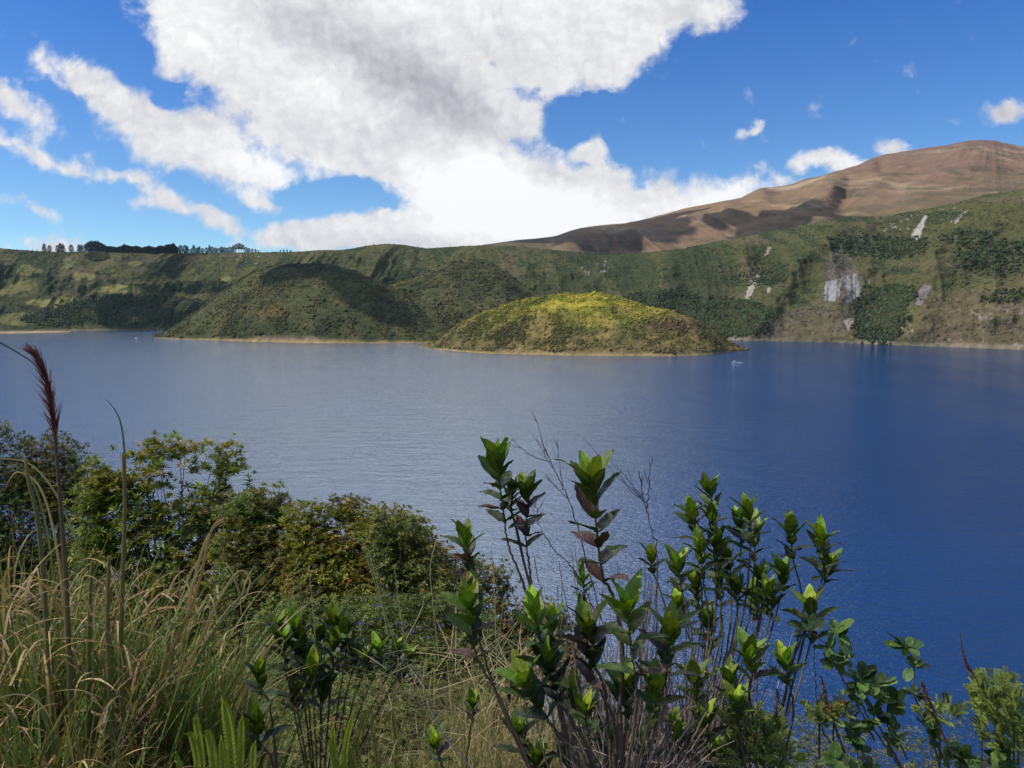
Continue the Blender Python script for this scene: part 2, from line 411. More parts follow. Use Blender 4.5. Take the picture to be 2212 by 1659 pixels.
def crater():
    X, T = np.meshgrid(PX, tt, indexing='xy')            # rows: t, columns: px
    D0 = water_D(shore(PX)) ; D1 = rimD(PX)
    z1 = z_of(rim(PX), D1)
    Dm = D0 + (D1 - D0) * T
    prof = 0.80 * T ** 0.85 + 0.20 * sst(0, 1, T)
    Z = z1 * prof
    # pixel position of each vertex before displacement
    PY = CY - FPX * ((_s + (Z - CAM_Z) / Dm * _c) / (_c - (Z - CAM_Z) / Dm * _s))
    side = (X - CX) / FPX * Dm
    slant = np.interp(X, [-400, 200, 600, 1100, 1500, 2212], [-0.9, -0.7, 0.3, -0.2, 0.5, 1.0])
    S = side - slant * Z
    mask = np.sin(np.pi * np.clip(T, 0, 1)) ** 0.6
    g = ridged(S / 330.0, Z / 900.0 + Dm / 3000, 5, 3, 0.52)
    disp = -215 * (g - 0.45) * mask
    disp += -95 * (fbm(S / 90.0, Z / 130.0, oct=6, seed=21, gain=.6) - .5) * mask - 30 * (ridged(S / 60, Z / 160, 4, 23) - .4) * mask
    for pts, amp, w in [([(2300, 380), (2180, 430), (2070, 500), (1972, 565), (1900, 600)], 85, 60), ([(2020, 600), (1990, 660), (1965, 735)], 45, 40),
                        ([(1850, 470), (1808, 500), (1800, 560), (1810, 640)], 85, 45), ([(1808, 500), (1740, 540), (1700, 600), (1640, 720)], 90, 28),
                        ([(1480, 540), (1440, 600), (1420, 660)], 60, 40), ([(1200, 545), (1290, 600), (1240, 660)], 60, 40),
                        ([(620, 545), (520, 610), (440, 660)], 90, 45), ([(60, 560), (170, 620), (290, 700)], 80, 35), ([(820, 535), (700, 590)], 70, 40), ([(250, 560), (330, 640), (340, 690)], 60, 30)]:
        disp += -amp * np.exp(-(poly_dist(X, PY, pts) / w) ** 2) * mask
    for pts, amp, w in [([(1960, 470), (1930, 560), (1890, 640), (1880, 740)], 60, 45), ([(1640, 560), (1580, 640), (1570, 720)], 70, 40), ([(400, 600), (380, 700)], 90, 60), ([(150, 640), (230, 700)], 50, 40), ([(840, 570), (850, 610)], 40, 30)]:
        disp += amp * np.exp(-(poly_dist(X, PY, pts) / w) ** 2) * mask
    # the rock faces are steeper and broken into columns
    cliff = sst(0.35, 0.75, np.exp(-(poly_dist(X, PY, [(1810, 580), (1812, 640)]) / 45) ** 2))
    disp += 12 * cliff * ridged(side / 16, Z / 120, 3, 5) 
    D = mono(Dm + disp, 1)
    Zr = Z + (fbm(S / 45, Dm / 45, oct=4, seed=9) - .5) * 14 * np.sin(np.pi * np.clip(T * .92 + .04, 0, 1))
    Zr = np.where(T < 0.004, -6, Zr)
    P = xyz_col(X, Zr, D)
    # colours: the ground's own
    col = np.tile(np.array([0.078, 0.078, 0.030]), X.shape + (1,))
    n = fbm(side / 120, Z / 60, oct=5, seed=31); n2 = fbm(side / 35, Z / 25, oct=4, seed=41)
    col = mixc(col, (0.105, 0.088, 0.048), sst(.50, .66, n) * .8)          # dry grass
    col = mixc(col, (0.030, 0.050, 0.022), sst(.52, .68, n2) * .7)         # darker bush
    right = sst(1000, 1500, X)
    gg = g + .35 * (n2 - .5)
    col = mixc(col, (0.125, 0.112, 0.045), sst(.52, .78, gg) * .65)     # open grass on the spurs
    col = mixc(col, (0.036, 0.048, 0.020), sst(.40, .22, gg) * .75)     # bush in the gullies
    # brown lower slopes to the right, and left of the rock face
    col = mixc(col, (0.13, 0.105, 0.06), sst(690, 740, PY + 30 * n) * right * .5)
    tri = inpoly(X, PY, [(1800, 600), (1850, 650), (1870, 720), (1560, 738), (1650, 690), (1750, 655)])
    col = mixc(col, (0.110, 0.085, 0.060), tri * (.25 + .35 * sst(.4, .6, n2) + .3 * sst(.5, .7, vnoise(side / 90, PY / 2.2, seed=5))))
    rp = inpoly(X, PY, [(2000, 640), (2300, 600), (2300, 760), (1985, 750), (1975, 700)])
    col = mixc(col, (0.125, 0.095, 0.055), rp * .6)
    # pale meadow patches on the left wall
    for cx_, cy_, rx_, ry_, k in [(285, 630, 32, 10, 1), (250, 622, 45, 10, .8), (180, 600, 30, 8, .55), (245, 590, 12, 9, .6), (95, 655, 40, 9, .7), (30, 620, 50, 22, .45), (290, 570, 22, 4, .5), (60, 585, 26, 12, .4), (150, 655, 50, 12, .6), (340, 640, 14, 6, .6), (490, 605, 14, 6, .5), (60, 690, 60, 14, .4), (145, 570, 14, 10, .35)]:
        e = ((X - cx_) / rx_) ** 2 + ((PY - cy_) / ry_) ** 2
        col = mixc(col, (0.23, 0.22, 0.07), k * (1 - sst(.4, 1.3, e + 1.1 * (n2 - .5) * 2)))
    # woods
    wood = np.zeros(X.shape)
    for cx_, cy_, rx_, ry_, k in [(290, 672, 160, 34, 1), (400, 690, 90, 40, 1), (120, 690, 70, 16, .7), (430, 620, 75, 14, .7), (210, 555, 24, 10, .9), (850, 600, 45, 16, .9), (1560, 690, 110, 46, .9), (1900, 690, 60, 60, 1), (1930, 640, 50, 22, .9), (1900, 535, 110, 26, .45), (2150, 560, 90, 40, .55), (2170, 640, 60, 18, .4), (1430, 650, 90, 24, .55), (2090, 520, 60, 20, .3), (1640, 600, 60, 20, .3)]:
        e = ((X - cx_) / rx_) ** 2 + ((PY - cy_) / ry_) ** 2
        wood = np.maximum(wood, k * (1 - sst(.45, 1.35, e + 1.2 * (n2 - .5))))
    col = mixc(col, (0.028, 0.042, 0.022), wood * .8)
    # pale rock: scars and cliffs
    def rock(poly, c, thr=.45, soft=.1, sx=14, sz=22, k=1.0, seed=77):
        nonlocal col
        p = np.array(poly, float); ctr = p.mean(0)
        m = inpoly(X + 5 * (n2 - .5), PY + 4 * (n - .5), poly)
        r_ = ridged((X - CX) * 1.35 / sx, Z / (sz * 1.8), 4, seed)
        r_ = r_ * .75 + .25 * fbm(side / 5, Z / 6, oct=3, seed=seed + 3)
        col = mixc(col, np.array(c) * .68, m * k * sst(thr + .04 - soft, thr + .04 + soft, r_))
    rock([(1998, 464), (2004, 466), (1985, 520), (1975, 536), (1966, 535), (1968, 508), (1980, 492)], (0.50, 0.44, 0.36), .16, .1, 9, 14)
    rock([(1795, 545), (1815, 535), (1835, 555), (1862, 605), (1860, 640), (1840, 652), (1768, 648), (1785, 610), (1782, 580)], (0.17, 0.14, 0.12), .30, .16, 15, 60, .75)
    rock([(1775, 610), (1850, 595), (1862, 640), (1835, 655), (1770, 648)], (0.38, 0.37, 0.37), .44, .12, 10, 50)
    rock([(1632, 590), (1640, 593), (1622, 640), (1610, 655), (1607, 650), (1618, 610)], (0.42, 0.38, 0.31), .22, .12, 9, 14)
    rock([(1656, 532), (1665, 532), (1658, 548), (1652, 550)], (0.40, .36, .3), .25, .1, 9, 14)
    rock([(1658, 620), (1666, 620), (1664, 630), (1658, 632)], (0.40, .36, .3), .25, .1, 9, 14)
    rock([(1245, 573), (1330, 560), (1328, 586), (1265, 596)], (0.34, 0.31, 0.29), .62, .06, 11, 20)
    rock([(1822, 690), (1860, 685), (1865, 708), (1830, 714)], (0.42, 0.35, 0.30), .36, .1, 9, 9)
    rock([(1900, 700), (1975, 700), (1975, 732), (1900, 728)], (0.38, 0.34, 0.31), .58, .07, 14, 10)
    rock([(2095, 668), (2240, 655), (2240, 690), (2110, 690)], (0.30, 0.25, 0.23), .58, .08, 13, 9)
    rock([(1995, 612), (2015, 618), (1990, 660), (1975, 660), (1978, 640)], (0.24, 0.20, 0.20), .32, .1, 8, 20)
    rock([(1860, 605), (1885, 600), (1882, 612), (1862, 618)], (0.38, 0.33, .29), .42, .08, 8, 9)
    rock([(2060, 478), (2090, 455), (2080, 480), (2045, 500)], (0.40, .35, .30), .45, .08, 9, 14)
    rock([(1900, 465), (1990, 462), (1970, 495), (1890, 500)], (0.36, .32, .28), .68, .05, 8, 18)
    rock([(2025, 450), (2080, 440), (2060, 470), (2030, 480)], (0.34, .30, .27), .67, .05, 8, 18)
    rock([(1990, 728), (2240, 742), (2240, 758), (1985, 748)], (0.34, .30, .26), .62, .07, 13, 8)
    rock([(2110, 700), (2240, 700), (2240, 745), (2110, 730)], (0.30, .26, .22), .66, .06, 16, 12)
    rock([(505, 552), (560, 552), (560, 575), (500, 570)], (0.26, .25, .24), .62, .05, 16, 12)
    # shoreline
    col = mixc(col, (0.22, 0.19, 0.12), (1 - sst(0.006, 0.02, T)) * .8)
    mb = MB()
    # beyond the rim the land falls gently away: a plateau on the left, the foot of the mountain on the right
    extra = []; ecol = []
    last = P[-1]
    for k, (dd, dz) in enumerate([(60, -1), (220, -8), (600, -60), (1400, -260), (2600, -420)]):
        q = last.copy(); s_ = (last[:, 1] + dd) / last[:, 1]
        q[:, 0] *= s_; q[:, 1] += dd; q[:, 2] = np.maximum(last[:, 2] + dz * np.interp(PX, [1000, 1500], [1, 1]), -20)
        extra.append(q); ecol.append(mixc(col[-1], (0.11, 0.10, 0.055), np.full(len(PX), .4)))
    P2 = np.concatenate([P, np.stack(extra)]); C2 = np.concatenate([col, np.stack(ecol)])
    mb.add(P2.reshape(-1, 3), grid_faces(P2.shape[0], P2.shape[1]), C2.reshape(-1, 3))
    o = tag(mb.build('crater_wall', M_TERR), kind='structure')
    return P, PY, X, T, col, wood, n2
cP, cPY, cX, cT, cCol, cWood, cN2 = crater()

def scatter(Pg, prob, n, jitter=True):
    """random points on a grid surface with probability weights per cell"""
    A = np.linalg.norm(np.cross(Pg[1:, :-1] - Pg[:-1, :-1], Pg[:-1, 1:] - Pg[:-1, :-1]), axis=-1)
    w = (A * prob[:-1, :-1]).ravel(); w = w / w.sum()
    idx = RNG.choice(len(w), n, p=w)
    r, c = np.unravel_index(idx, A.shape)
    u, v = RNG.uniform(0, 1, n)[:, None], RNG.uniform(0, 1, n)[:, None]
    P = Pg[r, c] * (1 - u) * (1 - v) + Pg[r, c + 1] * u * (1 - v) + Pg[r + 1, c] * (1 - u) * v + Pg[r + 1, c + 1] * u * v
    return P, r, c
def wall_bushes():
    vis = ((cX > -150) & (cX < 2360)).astype(float)
    mb = MB()
    bright = np.clip(cCol.sum(-1), 0, 1)
    open_ = (bright < .30) * vis
    P, r, c = scatter(cP, open_ * (.25 + .9 * (cN2 > .5)) * (cT > .02), 26000)
    col = cCol[r, c] * RNG.uniform(.6, 1.2, (len(P), 1)) * np.array([.88, 1.0, .88])
    lumps(mb, P, RNG.uniform(1.0, 3.0, len(P)), col, jag=.5)
    P, r, c = scatter(cP, cWood ** 1.6 * vis * (.2 + sst(.35, .6, cN2)), 24000)
    dk = RNG.uniform(.6, 2.0, (len(P), 1)) * np.array([[.034, .043, .018]]) * (1 + RNG.uniform(-.3, .3, (len(P), 3)))
    lumps(mb, P + np.array([0, 0, 1.5]), RNG.uniform(1.8, 4.6, len(P)), dk, flat=.95, jag=.5)
    tag(mb.build('wall_bushes', M_LUMP), 'dark bushes and woods covering the crater walls', 'bushes', kind='stuff')
wall_bushes()

# ---- brown mountain behind the right rim
def mountain():
    px = np.arange(960, 2760, 3.0)
    sky_ = sm_curve([(960, 545), (1040, 529), (1100, 521), (1120, 518), (1160, 515), (1200, 510), (1240, 497), (1260, 492), (1300, 486), (1340, 484), (1380, 478), (1420, 466), (1440, 462), (1480, 450), (1520, 443), (1600, 428), (1640, 412), (1680, 404), (1720, 397), (1735, 389), (1780, 384), (1820, 374), (1860, 362), (1890, 345), (1920, 335), (1960, 329), (2000, 323), (2050, 319), (2080, 313), (2120, 310), (2150, 311), (2180, 319), (2212, 326), (2300, 345), (2500, 360), (2760, 380)], 7)
    nt = 170; t = np.linspace(0, 1, nt)
    X, T = np.meshgrid(px, t)
    Db = rimD(px) + 350; Dt = np.interp(px, [960, 1200, 1600, 2100, 2760], [3900, 4300, 5200, 6300, 6300])
    zb = np.maximum(z_of(rim(px) + 34, Db), 60); zt = z_of(sky_(px), Dt)
    D = Db + (Dt - Db) * T
    Z = zb + (zt - zb) * (0.55 * T + .45 * np.sin(T * math.pi / 2))
    PY = CY - FPX * ((_s + (Z - CAM_Z) / D * _c) / (_c - (Z - CAM_Z) / D * _s))
    side = (X - CX) / FPX * D
    mask = np.sin(np.pi * np.clip(T, 0, 1)) ** .7
    # gullies fan down from the summit
    ang = np.arctan2((X - 2150), (PY - 250).clip(20)) * 12
    g = ridged(side / 520 + Z / 1500, Z / 1300, 5, 51, .5)
    f = ridged(ang * 1.6, T * 1.2, 3, 61)
    disp = -420 * (g - .45) * mask * (1 - .9 * sst(.30, .70, T)) - 22 * (f - .4) * mask - 90 * (fbm(side / 160, Z / 420, oct=6, seed=71, gain=.58) - .5) * mask * (1 - .85 * sst(.35, .75, T)) - 60 * (ridged(side / 170 + Z / 400, Z / 900, 4, 73) - .4) * mask * (1 - .6 * sst(.4, .8, T))
    # broad spurs
    for pts, amp, w in [([(1870, 375), (1800, 410), (1770, 450)], 240, 50), ([(1640, 415), (1560, 470), (1440, 500), (1330, 505), (1230, 520)], 200, 30), ([(1450, 452), (1380, 490)], 100, 30), ([(2090, 350), (2050, 390), (2000, 440)], 120, 60)]:
        disp += -amp * np.exp(-(poly_dist(X, PY, pts) / w) ** 2) * mask
    for pts, amp, w in [([(1900, 370), (1840, 400), (1815, 455)], 200, 22), ([(1600, 440), (1660, 480)], 160, 25)]:
        disp += amp * np.exp(-(poly_dist(X, PY, pts) / w) ** 2) * mask
    Dd = mono(D + disp, 4)
    P = xyz_col(X, Z + 22 * (fbm(side / 120, D / 120, oct=4, seed=13) - .5) * mask, Dd)
    n = fbm(side / 300, Z / 120, oct=5, seed=81); n2 = fbm(side / 60, Z / 40, oct=4, seed=83)
    col = np.tile(np.array([0.205, 0.138, 0.072]), X.shape + (1,))
    col = mixc(col, (0.185, 0.122, 0.078), sst(.45, .65, n) * .8)
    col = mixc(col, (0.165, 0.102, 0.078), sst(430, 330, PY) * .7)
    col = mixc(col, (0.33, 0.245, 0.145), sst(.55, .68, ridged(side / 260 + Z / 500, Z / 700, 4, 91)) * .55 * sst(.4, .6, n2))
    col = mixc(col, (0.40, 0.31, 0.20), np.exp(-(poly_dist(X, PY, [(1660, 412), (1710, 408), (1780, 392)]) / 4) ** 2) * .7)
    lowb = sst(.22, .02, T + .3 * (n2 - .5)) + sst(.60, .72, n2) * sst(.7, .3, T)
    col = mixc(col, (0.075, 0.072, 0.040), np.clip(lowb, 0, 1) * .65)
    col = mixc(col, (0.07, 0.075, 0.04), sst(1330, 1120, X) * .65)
    mb = MB(); extra = []; last = P[-1]
    for dd, dz in [(150, -20), (700, -220), (2500, -1100)]:
        q = last.copy(); s_ = (last[:, 1] + dd) / last[:, 1]; q[:, 0] *= s_; q[:, 1] += dd; q[:, 2] = np.maximum(q[:, 2] + dz, -20); extra.append(q)
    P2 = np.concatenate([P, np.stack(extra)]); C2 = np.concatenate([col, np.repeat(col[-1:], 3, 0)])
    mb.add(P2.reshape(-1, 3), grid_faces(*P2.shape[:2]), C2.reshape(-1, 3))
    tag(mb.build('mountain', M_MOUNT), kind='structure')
    return P, X, PY
mP, mX, mPY = mountain()

# ---- islands
def island(name, x0, x1, near, sky_, depth_f, colf, bush_n, bush_s, bcol, amp=14, sky_pow=1.0, nt=130, base=1.6, seed=1):
    px = np.arange(x0, x1 + .1, 2.2)
    dn = water_D(near(px)); dep = depth_f(px)
    nr = int(nt)
    t = np.linspace(0, 1, nr)
    X, T = np.meshgrid(px, t)
    D = dn + dep * T
    tr = .50
    Dr = dn + dep * tr
    zr = np.maximum(z_of(sky_(px), Dr), base + .2)
    q = np.where(T < tr, T / tr, (1 - T) / (1 - tr)).clip(0, 1)
    edge = sst(0, .05, q)
    prof = (0.5 * q ** 0.9 + .5 * np.sin(q * math.pi / 2)) * sst(0.015, .06, q)
    Z = base * edge - 2 * (q <= 0.0) + (zr - base) * prof
    side = (X - CX) / FPX * D
    n = fbm(side / 70, D / 70, oct=5, seed=seed); 
    gl = ridged(side / 75 + .3 * n, D / 400, 3, seed + 60)
    Z = Z + ((n - .5) * amp + (gl - .5) * amp * .9 * (1 - .8 * prof)) * prof ** .5 * edge * np.clip(zr / 40, 0, 1) * (1 - .55 * np.exp(-((T - tr) / .05) ** 2))
    P = xyz_col(X, Z, D)
    PY = CY - FPX * ((_s + (Z - CAM_Z) / D * _c) / (_c - (Z - CAM_Z) / D * _s))
    n2 = fbm(side / 22, D / 22, oct=4, seed=seed + 40)
    col = colf(X, PY, q, n, n2, Z)
    big = fbm(side / 55, D / 70, oct=4, seed=seed + 90)
    col = mixc(col, col * np.array([1.22, 1.18, 1.08]), sst(.5, .66, big)); col = mixc(col, col * np.array([.76, .82, .80]), sst(.48, .34, big))
    bw = .028 + .035 * fbm(side / 60, D * 0, oct=4, seed=seed + 9)
    col = mixc(col, (0.33, 0.245, 0.12), (1 - sst(.6, 1.0, q / bw)) * (.65 + .35 * vnoise(side / 14, D * 0 + 3, seed=2)))
    mb = MB(); mb.add(P.reshape(-1, 3), grid_faces(*P.shape[:2]), col.reshape(-1, 3))
    tag(mb.build(name, M_TERR), kind='structure')
    mb = MB()
    w = (.3 + 1.0 * sst(.42, .56, fbm(side / 45, D / 60, oct=3, seed=seed + 80))) * (q > .025 + .05 * fbm(side / 40, D * 0 + 7, oct=3, seed=seed + 11)) * (T < .75) * (Z > base * .8) * bcol[2](X, PY, n2)
    Pp, r, c = scatter(P, w.astype(float), bush_n)
    cc = col[r, c] * RNG.uniform(bcol[0], bcol[1], (len(Pp), 1))
    lumps(mb, Pp + np.array([0, 0, .5]), RNG.uniform(bush_s[0], bush_s[1], len(Pp)) * (.55 + 1.1 * RNG.uniform(0, 1, len(Pp)) ** 5), cc, jag=.5)
    return mb

near_f = curve([(905, 748), (925, 752), (960, 757), (1050, 764), (1150, 767), (1300, 769), (1450, 770), (1500, 768), (1540, 766), (1570, 761), (1600, 758), (1616, 757)])
sky_f = sm_curve([(905, 747), (925, 744), (945, 737), (965, 720), (985, 702), (1010, 690), (1060, 669), (1100, 657), (1150, 641), (1200, 634), (1250, 637), (1290, 633), (1350, 646), (1400, 663), (1440, 668), (1500, 688), (1540, 713), (1570, 735), (1590, 745), (1605, 752), (1616, 756)], 5)
def colf_front(X, PY, q, n, n2, Z):
    c = np.tile(np.array([0.165, 0.130, 0.050]), X.shape + (1,))
    c = mixc(c, (0.075, 0.075, 0.026), sst(.42, .62, n2) * .8)
    yel = sst(745, 675, PY + 50 * (n - .5) * 2 + np.interp(X, [980, 1200, 1450, 1560], [12, 18, 14, 60])) 
    c = mixc(c, (0.270, 0.240, 0.030), yel * .92 * (.45 + .55 * sst(.35, .55, n)))
    c = mixc(c, (0.13, 0.15, 0.025), yel * sst(.5, .62, n2) * .7)
    bare = np.exp(-(((X - 1450) / 60) ** 2 + ((PY - 705) / 16) ** 2))
    c = mixc(c, (0.12, 0.078, 0.052), bare * .9)
    c = mixc(c, (0.19, 0.15, 0.06), sst(745, 757, PY) * .5)
    return c
def build_islands():
    nt = 130
    m = island('front_island', 905, 1616, near_f, sky_f, lambda x: np.interp(x, [905, 960, 1100, 1300, 1500, 1590, 1616], [20, 140, 380, 450, 330, 90, 15]), colf_front, 15000, (.9, 2.7),
               (.6, 1.25, lambda X, PY, n2: .3 + (n2 > .5) + 2.2 * (PY > 752)), amp=17, seed=5)
    tag(m.build('front_island_shrubs', M_LUMP), 'yellow green and brown shrubs covering the nearer sunlit island', 'shrubs', kind='stuff')
    # left island: a steep dome
    near_l = curve([(332, 729), (350, 730.5), (400, 733), (500, 737), (600, 740), (700, 742), (800, 742), (900, 741.5), (1000, 741)])
    sky_l = sm_curve([(332, 728), (345, 722), (360, 714), (400, 688), (440, 660), (480, 630), (520, 604), (560, 584), (600, 573), (650, 568), (700, 568), (735, 574), (780, 592), (830, 612), (880, 640), (930, 690), (1000, 735)], 9)
    def colf_l(X, PY, q, n, n2, Z):
        c = np.tile(np.array([0.062, 0.068, 0.028]), X.shape + (1,))
        c = mixc(c, (0.10, 0.085, 0.035), sst(.45, .62, n2) * .6)
        c = mixc(c, (0.035, 0.045, 0.020), sst(600, 575, PY) * .6)  # cloud shade over the island's top, put into the colour
        c = mixc(c, (0.13, 0.10, 0.035), np.exp(-(((X - 590) / 50) ** 2 + ((PY - 675) / 15) ** 2)) * .8)
        c = mixc(c, (0.16, 0.115, 0.085), np.exp(-(((X - 620) / 70) ** 6 + ((PY - 731) / 6) ** 4)) * .9)
        return c
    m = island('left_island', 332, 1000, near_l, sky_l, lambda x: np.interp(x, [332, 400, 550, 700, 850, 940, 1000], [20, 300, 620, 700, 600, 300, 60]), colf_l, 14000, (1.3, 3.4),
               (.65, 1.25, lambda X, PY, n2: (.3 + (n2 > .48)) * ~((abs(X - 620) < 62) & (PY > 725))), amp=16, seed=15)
    tag(m.build('left_island_shrubs', M_LUMP), 'olive shrubs covering the steep dark island on the left', 'shrubs', kind='stuff')
    near_m = curve([(760, 738), (900, 740), (1200, 740)])
    sky_m = sm_curve([(760, 700), (800, 640), (840, 615), (870, 608), (900, 600), (930, 580), (960, 567), (1010, 559), (1050, 563), (1090, 585), (1130, 615), (1200, 660), (1260, 700), (1300, 730)], 10)
    def colf_m(X, PY, q, n, n2, Z):
        c = np.tile(np.array([0.060, 0.066, 0.028]), X.shape + (1,))
        c = mixc(c, (0.10, 0.088, 0.040), sst(.45, .62, n2) * .6)
        return mixc(c, (0.14, 0.13, 0.03), np.exp(-(((X - 855) / 25) ** 2 + ((PY - 610) / 7) ** 2)) * .8)
    m = island('middle_island', 760, 1300, lambda x: near_m(x) - 4, sky_m, lambda x: np.interp(x, [760, 850, 1000, 1150, 1300], [200, 600, 900, 700, 100]), colf_m, 10000, (1.6, 4.0),
               (.65, 1.25, lambda X, PY, n2: .3 + (n2 > .5)), amp=22, seed=25)
    tag(m.build('middle_island_shrubs', M_LUMP), 'olive shrubs covering the wooded hill between the two islands', 'shrubs', kind='stuff')
    # sandy spit below the left wall
    mb = MB(); px = np.arange(-200, 156, 3.); n_ = len(px)
    d0 = water_D(np.interp(px, [-200, 0, 100, 150, 156], [722, 720.3, 718.8, 717.6, 717])); d1 = water_D(np.interp(px, [-200, 156], [716.5, 716.0]))
    rows = [xyz_col(px, np.full(n_, z) * np.clip((156 - px) / 30, 0, 1) - .3, d0 + (d1 - d0) * f) for f, z in [(0, 0), (.1, 2.0), (.5, 3.2), (1, 2.0)]]
    mb.add(np.stack(rows).reshape(-1, 3), grid_faces(4, n_), (0.36, 0.26, 0.14))
    tag(mb.build('sand_spit', M_TERR), kind='structure')
build_islands()
# ------------------------------------------------------------------ clouds standing overhead, out of the picture, that shade parts of the land
def surf(Pg, Xg, PYg, px, py):
    i = np.argmin((Xg - px) ** 2 + (PYg - py) ** 2); return Pg.reshape(-1, 3)[i]
M_CLOUD = mat_tone('cloud_vapour', 1.0, spec=0.0)
ICO3 = icosa(4)
def cloud(targets, height, label):
    """targets: (x, y, z, r) of the ground below the cloud's shadow"""
    k = height / SUN.z; mb = MB(); V, F = ICO3
    for (x, y, z, r) in targets:
        c = np.array([x, y, z]) + np.array(SUN) * k
        n = fbm(V[:, 0] * 1.8 + x * .01, V[:, 1] * 1.8 + y * .01, V[:, 2] * 1.8 + 5, oct=4, seed=3)
        v = V * (0.72 + .62 * n)[:, None] * np.array([r, r, r * .55])
        mb.add(v + c, F, (.85, .85, .87))
    o = mb.build('cloud', M_CLOUD)
    return tag(o, label, 'cloud', kind='stuff')
def clouds():
    t = []
    for px, py, r in [(1150, 516, 150), (1200, 514, 150), (1260, 500, 170), (1310, 497, 160), (1360, 492, 150), (1410, 480, 130), (1460, 468, 100), (1500, 460, 70), (1300, 512, 130), (1350, 512, 140), (1400, 498, 130), (1250, 512, 110), (1440, 488, 90)]:
        t.append((*surf(mP, mX, mPY, px, py), r * 1.35))
    cloud(t, 2600, 'long white cloud high over the mountain ridge')
    t = [(*surf(mP, mX, mPY, px, py), r) for px, py, r in [(1590, 480, 150), (1640, 478, 170), (1690, 472, 190), (1725, 470, 150), (1640, 500, 140)]]
    cloud(t, 2600, 'broad white cloud high over the brown slope')
    t = []
    for px, D, z, r in [(590, 2090, 185, 50), (640, 2110, 190, 60), (690, 2110, 190, 62), (740, 2070, 175, 62), (770, 2010, 150, 62), (800, 1960, 115, 62), (835, 1920, 80, 55)]:
        b = (CY - 640) / FPX
        t.append(((px - CX) / FPX / (_c) * D, D, z, r))
    cloud(t, 1750, 'small white cloud over the left island')
    #cloud([(x_, y_, 100, r) for x_, y_, r in [(0, 20, 150), (-90, 60, 130), (90, 60, 130), (40, -60, 150), (-60, -60, 130), (150, 0, 120), (-160, 0, 120)]], 1500, 'white cloud over the viewpoint')
    t = [(*surf(cP, cX, cPY, px, py), r) for px, py, r in [(300, 665, 60), (250, 685, 50), (360, 685, 55), (420, 690, 60), (420, 625, 40), (470, 622, 30), (480, 640, 30)]]
    cloud(t, 1800, 'scattered white cloud over the left crater wall')
clouds()

# ------------------------------------------------------------------ near slope under the viewpoint
def slope_z(x, y):
    x = np.asarray(x, float); y = np.asarray(y, float)
    k = 0.27 + 0.38 * sst(0.0, 1.8, x) 
    yy = np.maximum(y, 0)
    a = np.clip(yy - 3.5, 0, 12.5)
    z = -1.62 - k * yy - 0.0225 * a * a - np.clip(yy - 16, 0, 1e9) * .56
    return CAM_Z + z - 0.0 * x + np.where(y < 0, -0.05 * y, 0)
def slope():
    ys = np.concatenate([np.arange(-6, 14, .12), 14 + np.cumsum(np.linspace(.2, 4, 80))])
    xs = np.concatenate([-12 - np.cumsum(np.linspace(.2, 8, 50))[::-1], np.arange(-12, 12, .15), 12 + np.cumsum(np.linspace(.2, 8, 50))])
    X, Y = np.meshgrid(xs, ys)
    Z = slope_z(X, Y) + (fbm(X * 1.3, Y * 1.3, oct=5, seed=2) - .5) * .35
    n = fbm(X * 3, Y * 3, oct=4, seed=8)
    col = mixc(np.tile(np.array([.045, .035, .018]), X.shape + (1,)), (.07, .075, .02), sst(.4, .6, n))
    mb = MB(); mb.add(np.stack([X, Y, Z], -1).reshape(-1, 3), grid_faces(*X.shape), col.reshape(-1, 3))
    tag(mb.build('ground', M_SOIL), kind='structure')
slope()

# ------------------------------------------------------------------ plant tools (vectorised)
def nrm(v): return v / np.maximum(np.linalg.norm(v, axis=-1, keepdims=True), 1e-9)
def leaves(mb, p, d, L, W, col, fold=.25, curl=.15, up=None):
    """small leaves of four facets: base p, direction d, length L, width W"""
    n = len(p)
    if n == 0: return
    d = nrm(d); up = np.tile([[0, 0, 1.]], (n, 1)) + RNG.normal(0, .35, (n, 3)) if up is None else up
    s = nrm(np.cross(d, up)); u = nrm(np.cross(s, d))
    L = np.asarray(L)[:, None]; W = np.asarray(W)[:, None]
    a = p; m = p + d * L * .48; b = m + s * W * .5 + u * W * fold; c = m - s * W * .5 + u * W * fold
    t = p + d * L * .97 - u * L * curl
    V = np.stack([a, b, t, c, m], 1).reshape(-1, 3)
    F = np.array([[0, 4, 1], [1, 4, 2], [2, 4, 3], [3, 4, 0]])
    F = (F[None] + (np.arange(n) * 5)[:, None, None]).reshape(-1, 3)
    mb.add(V, F, np.repeat(col, 5, 0))
BU = np.array([0, .06, .16, .3, .45, .6, .74, .86, .94, 1.0])
BVv = np.array([-1, -.5, 0, .5, 1.])
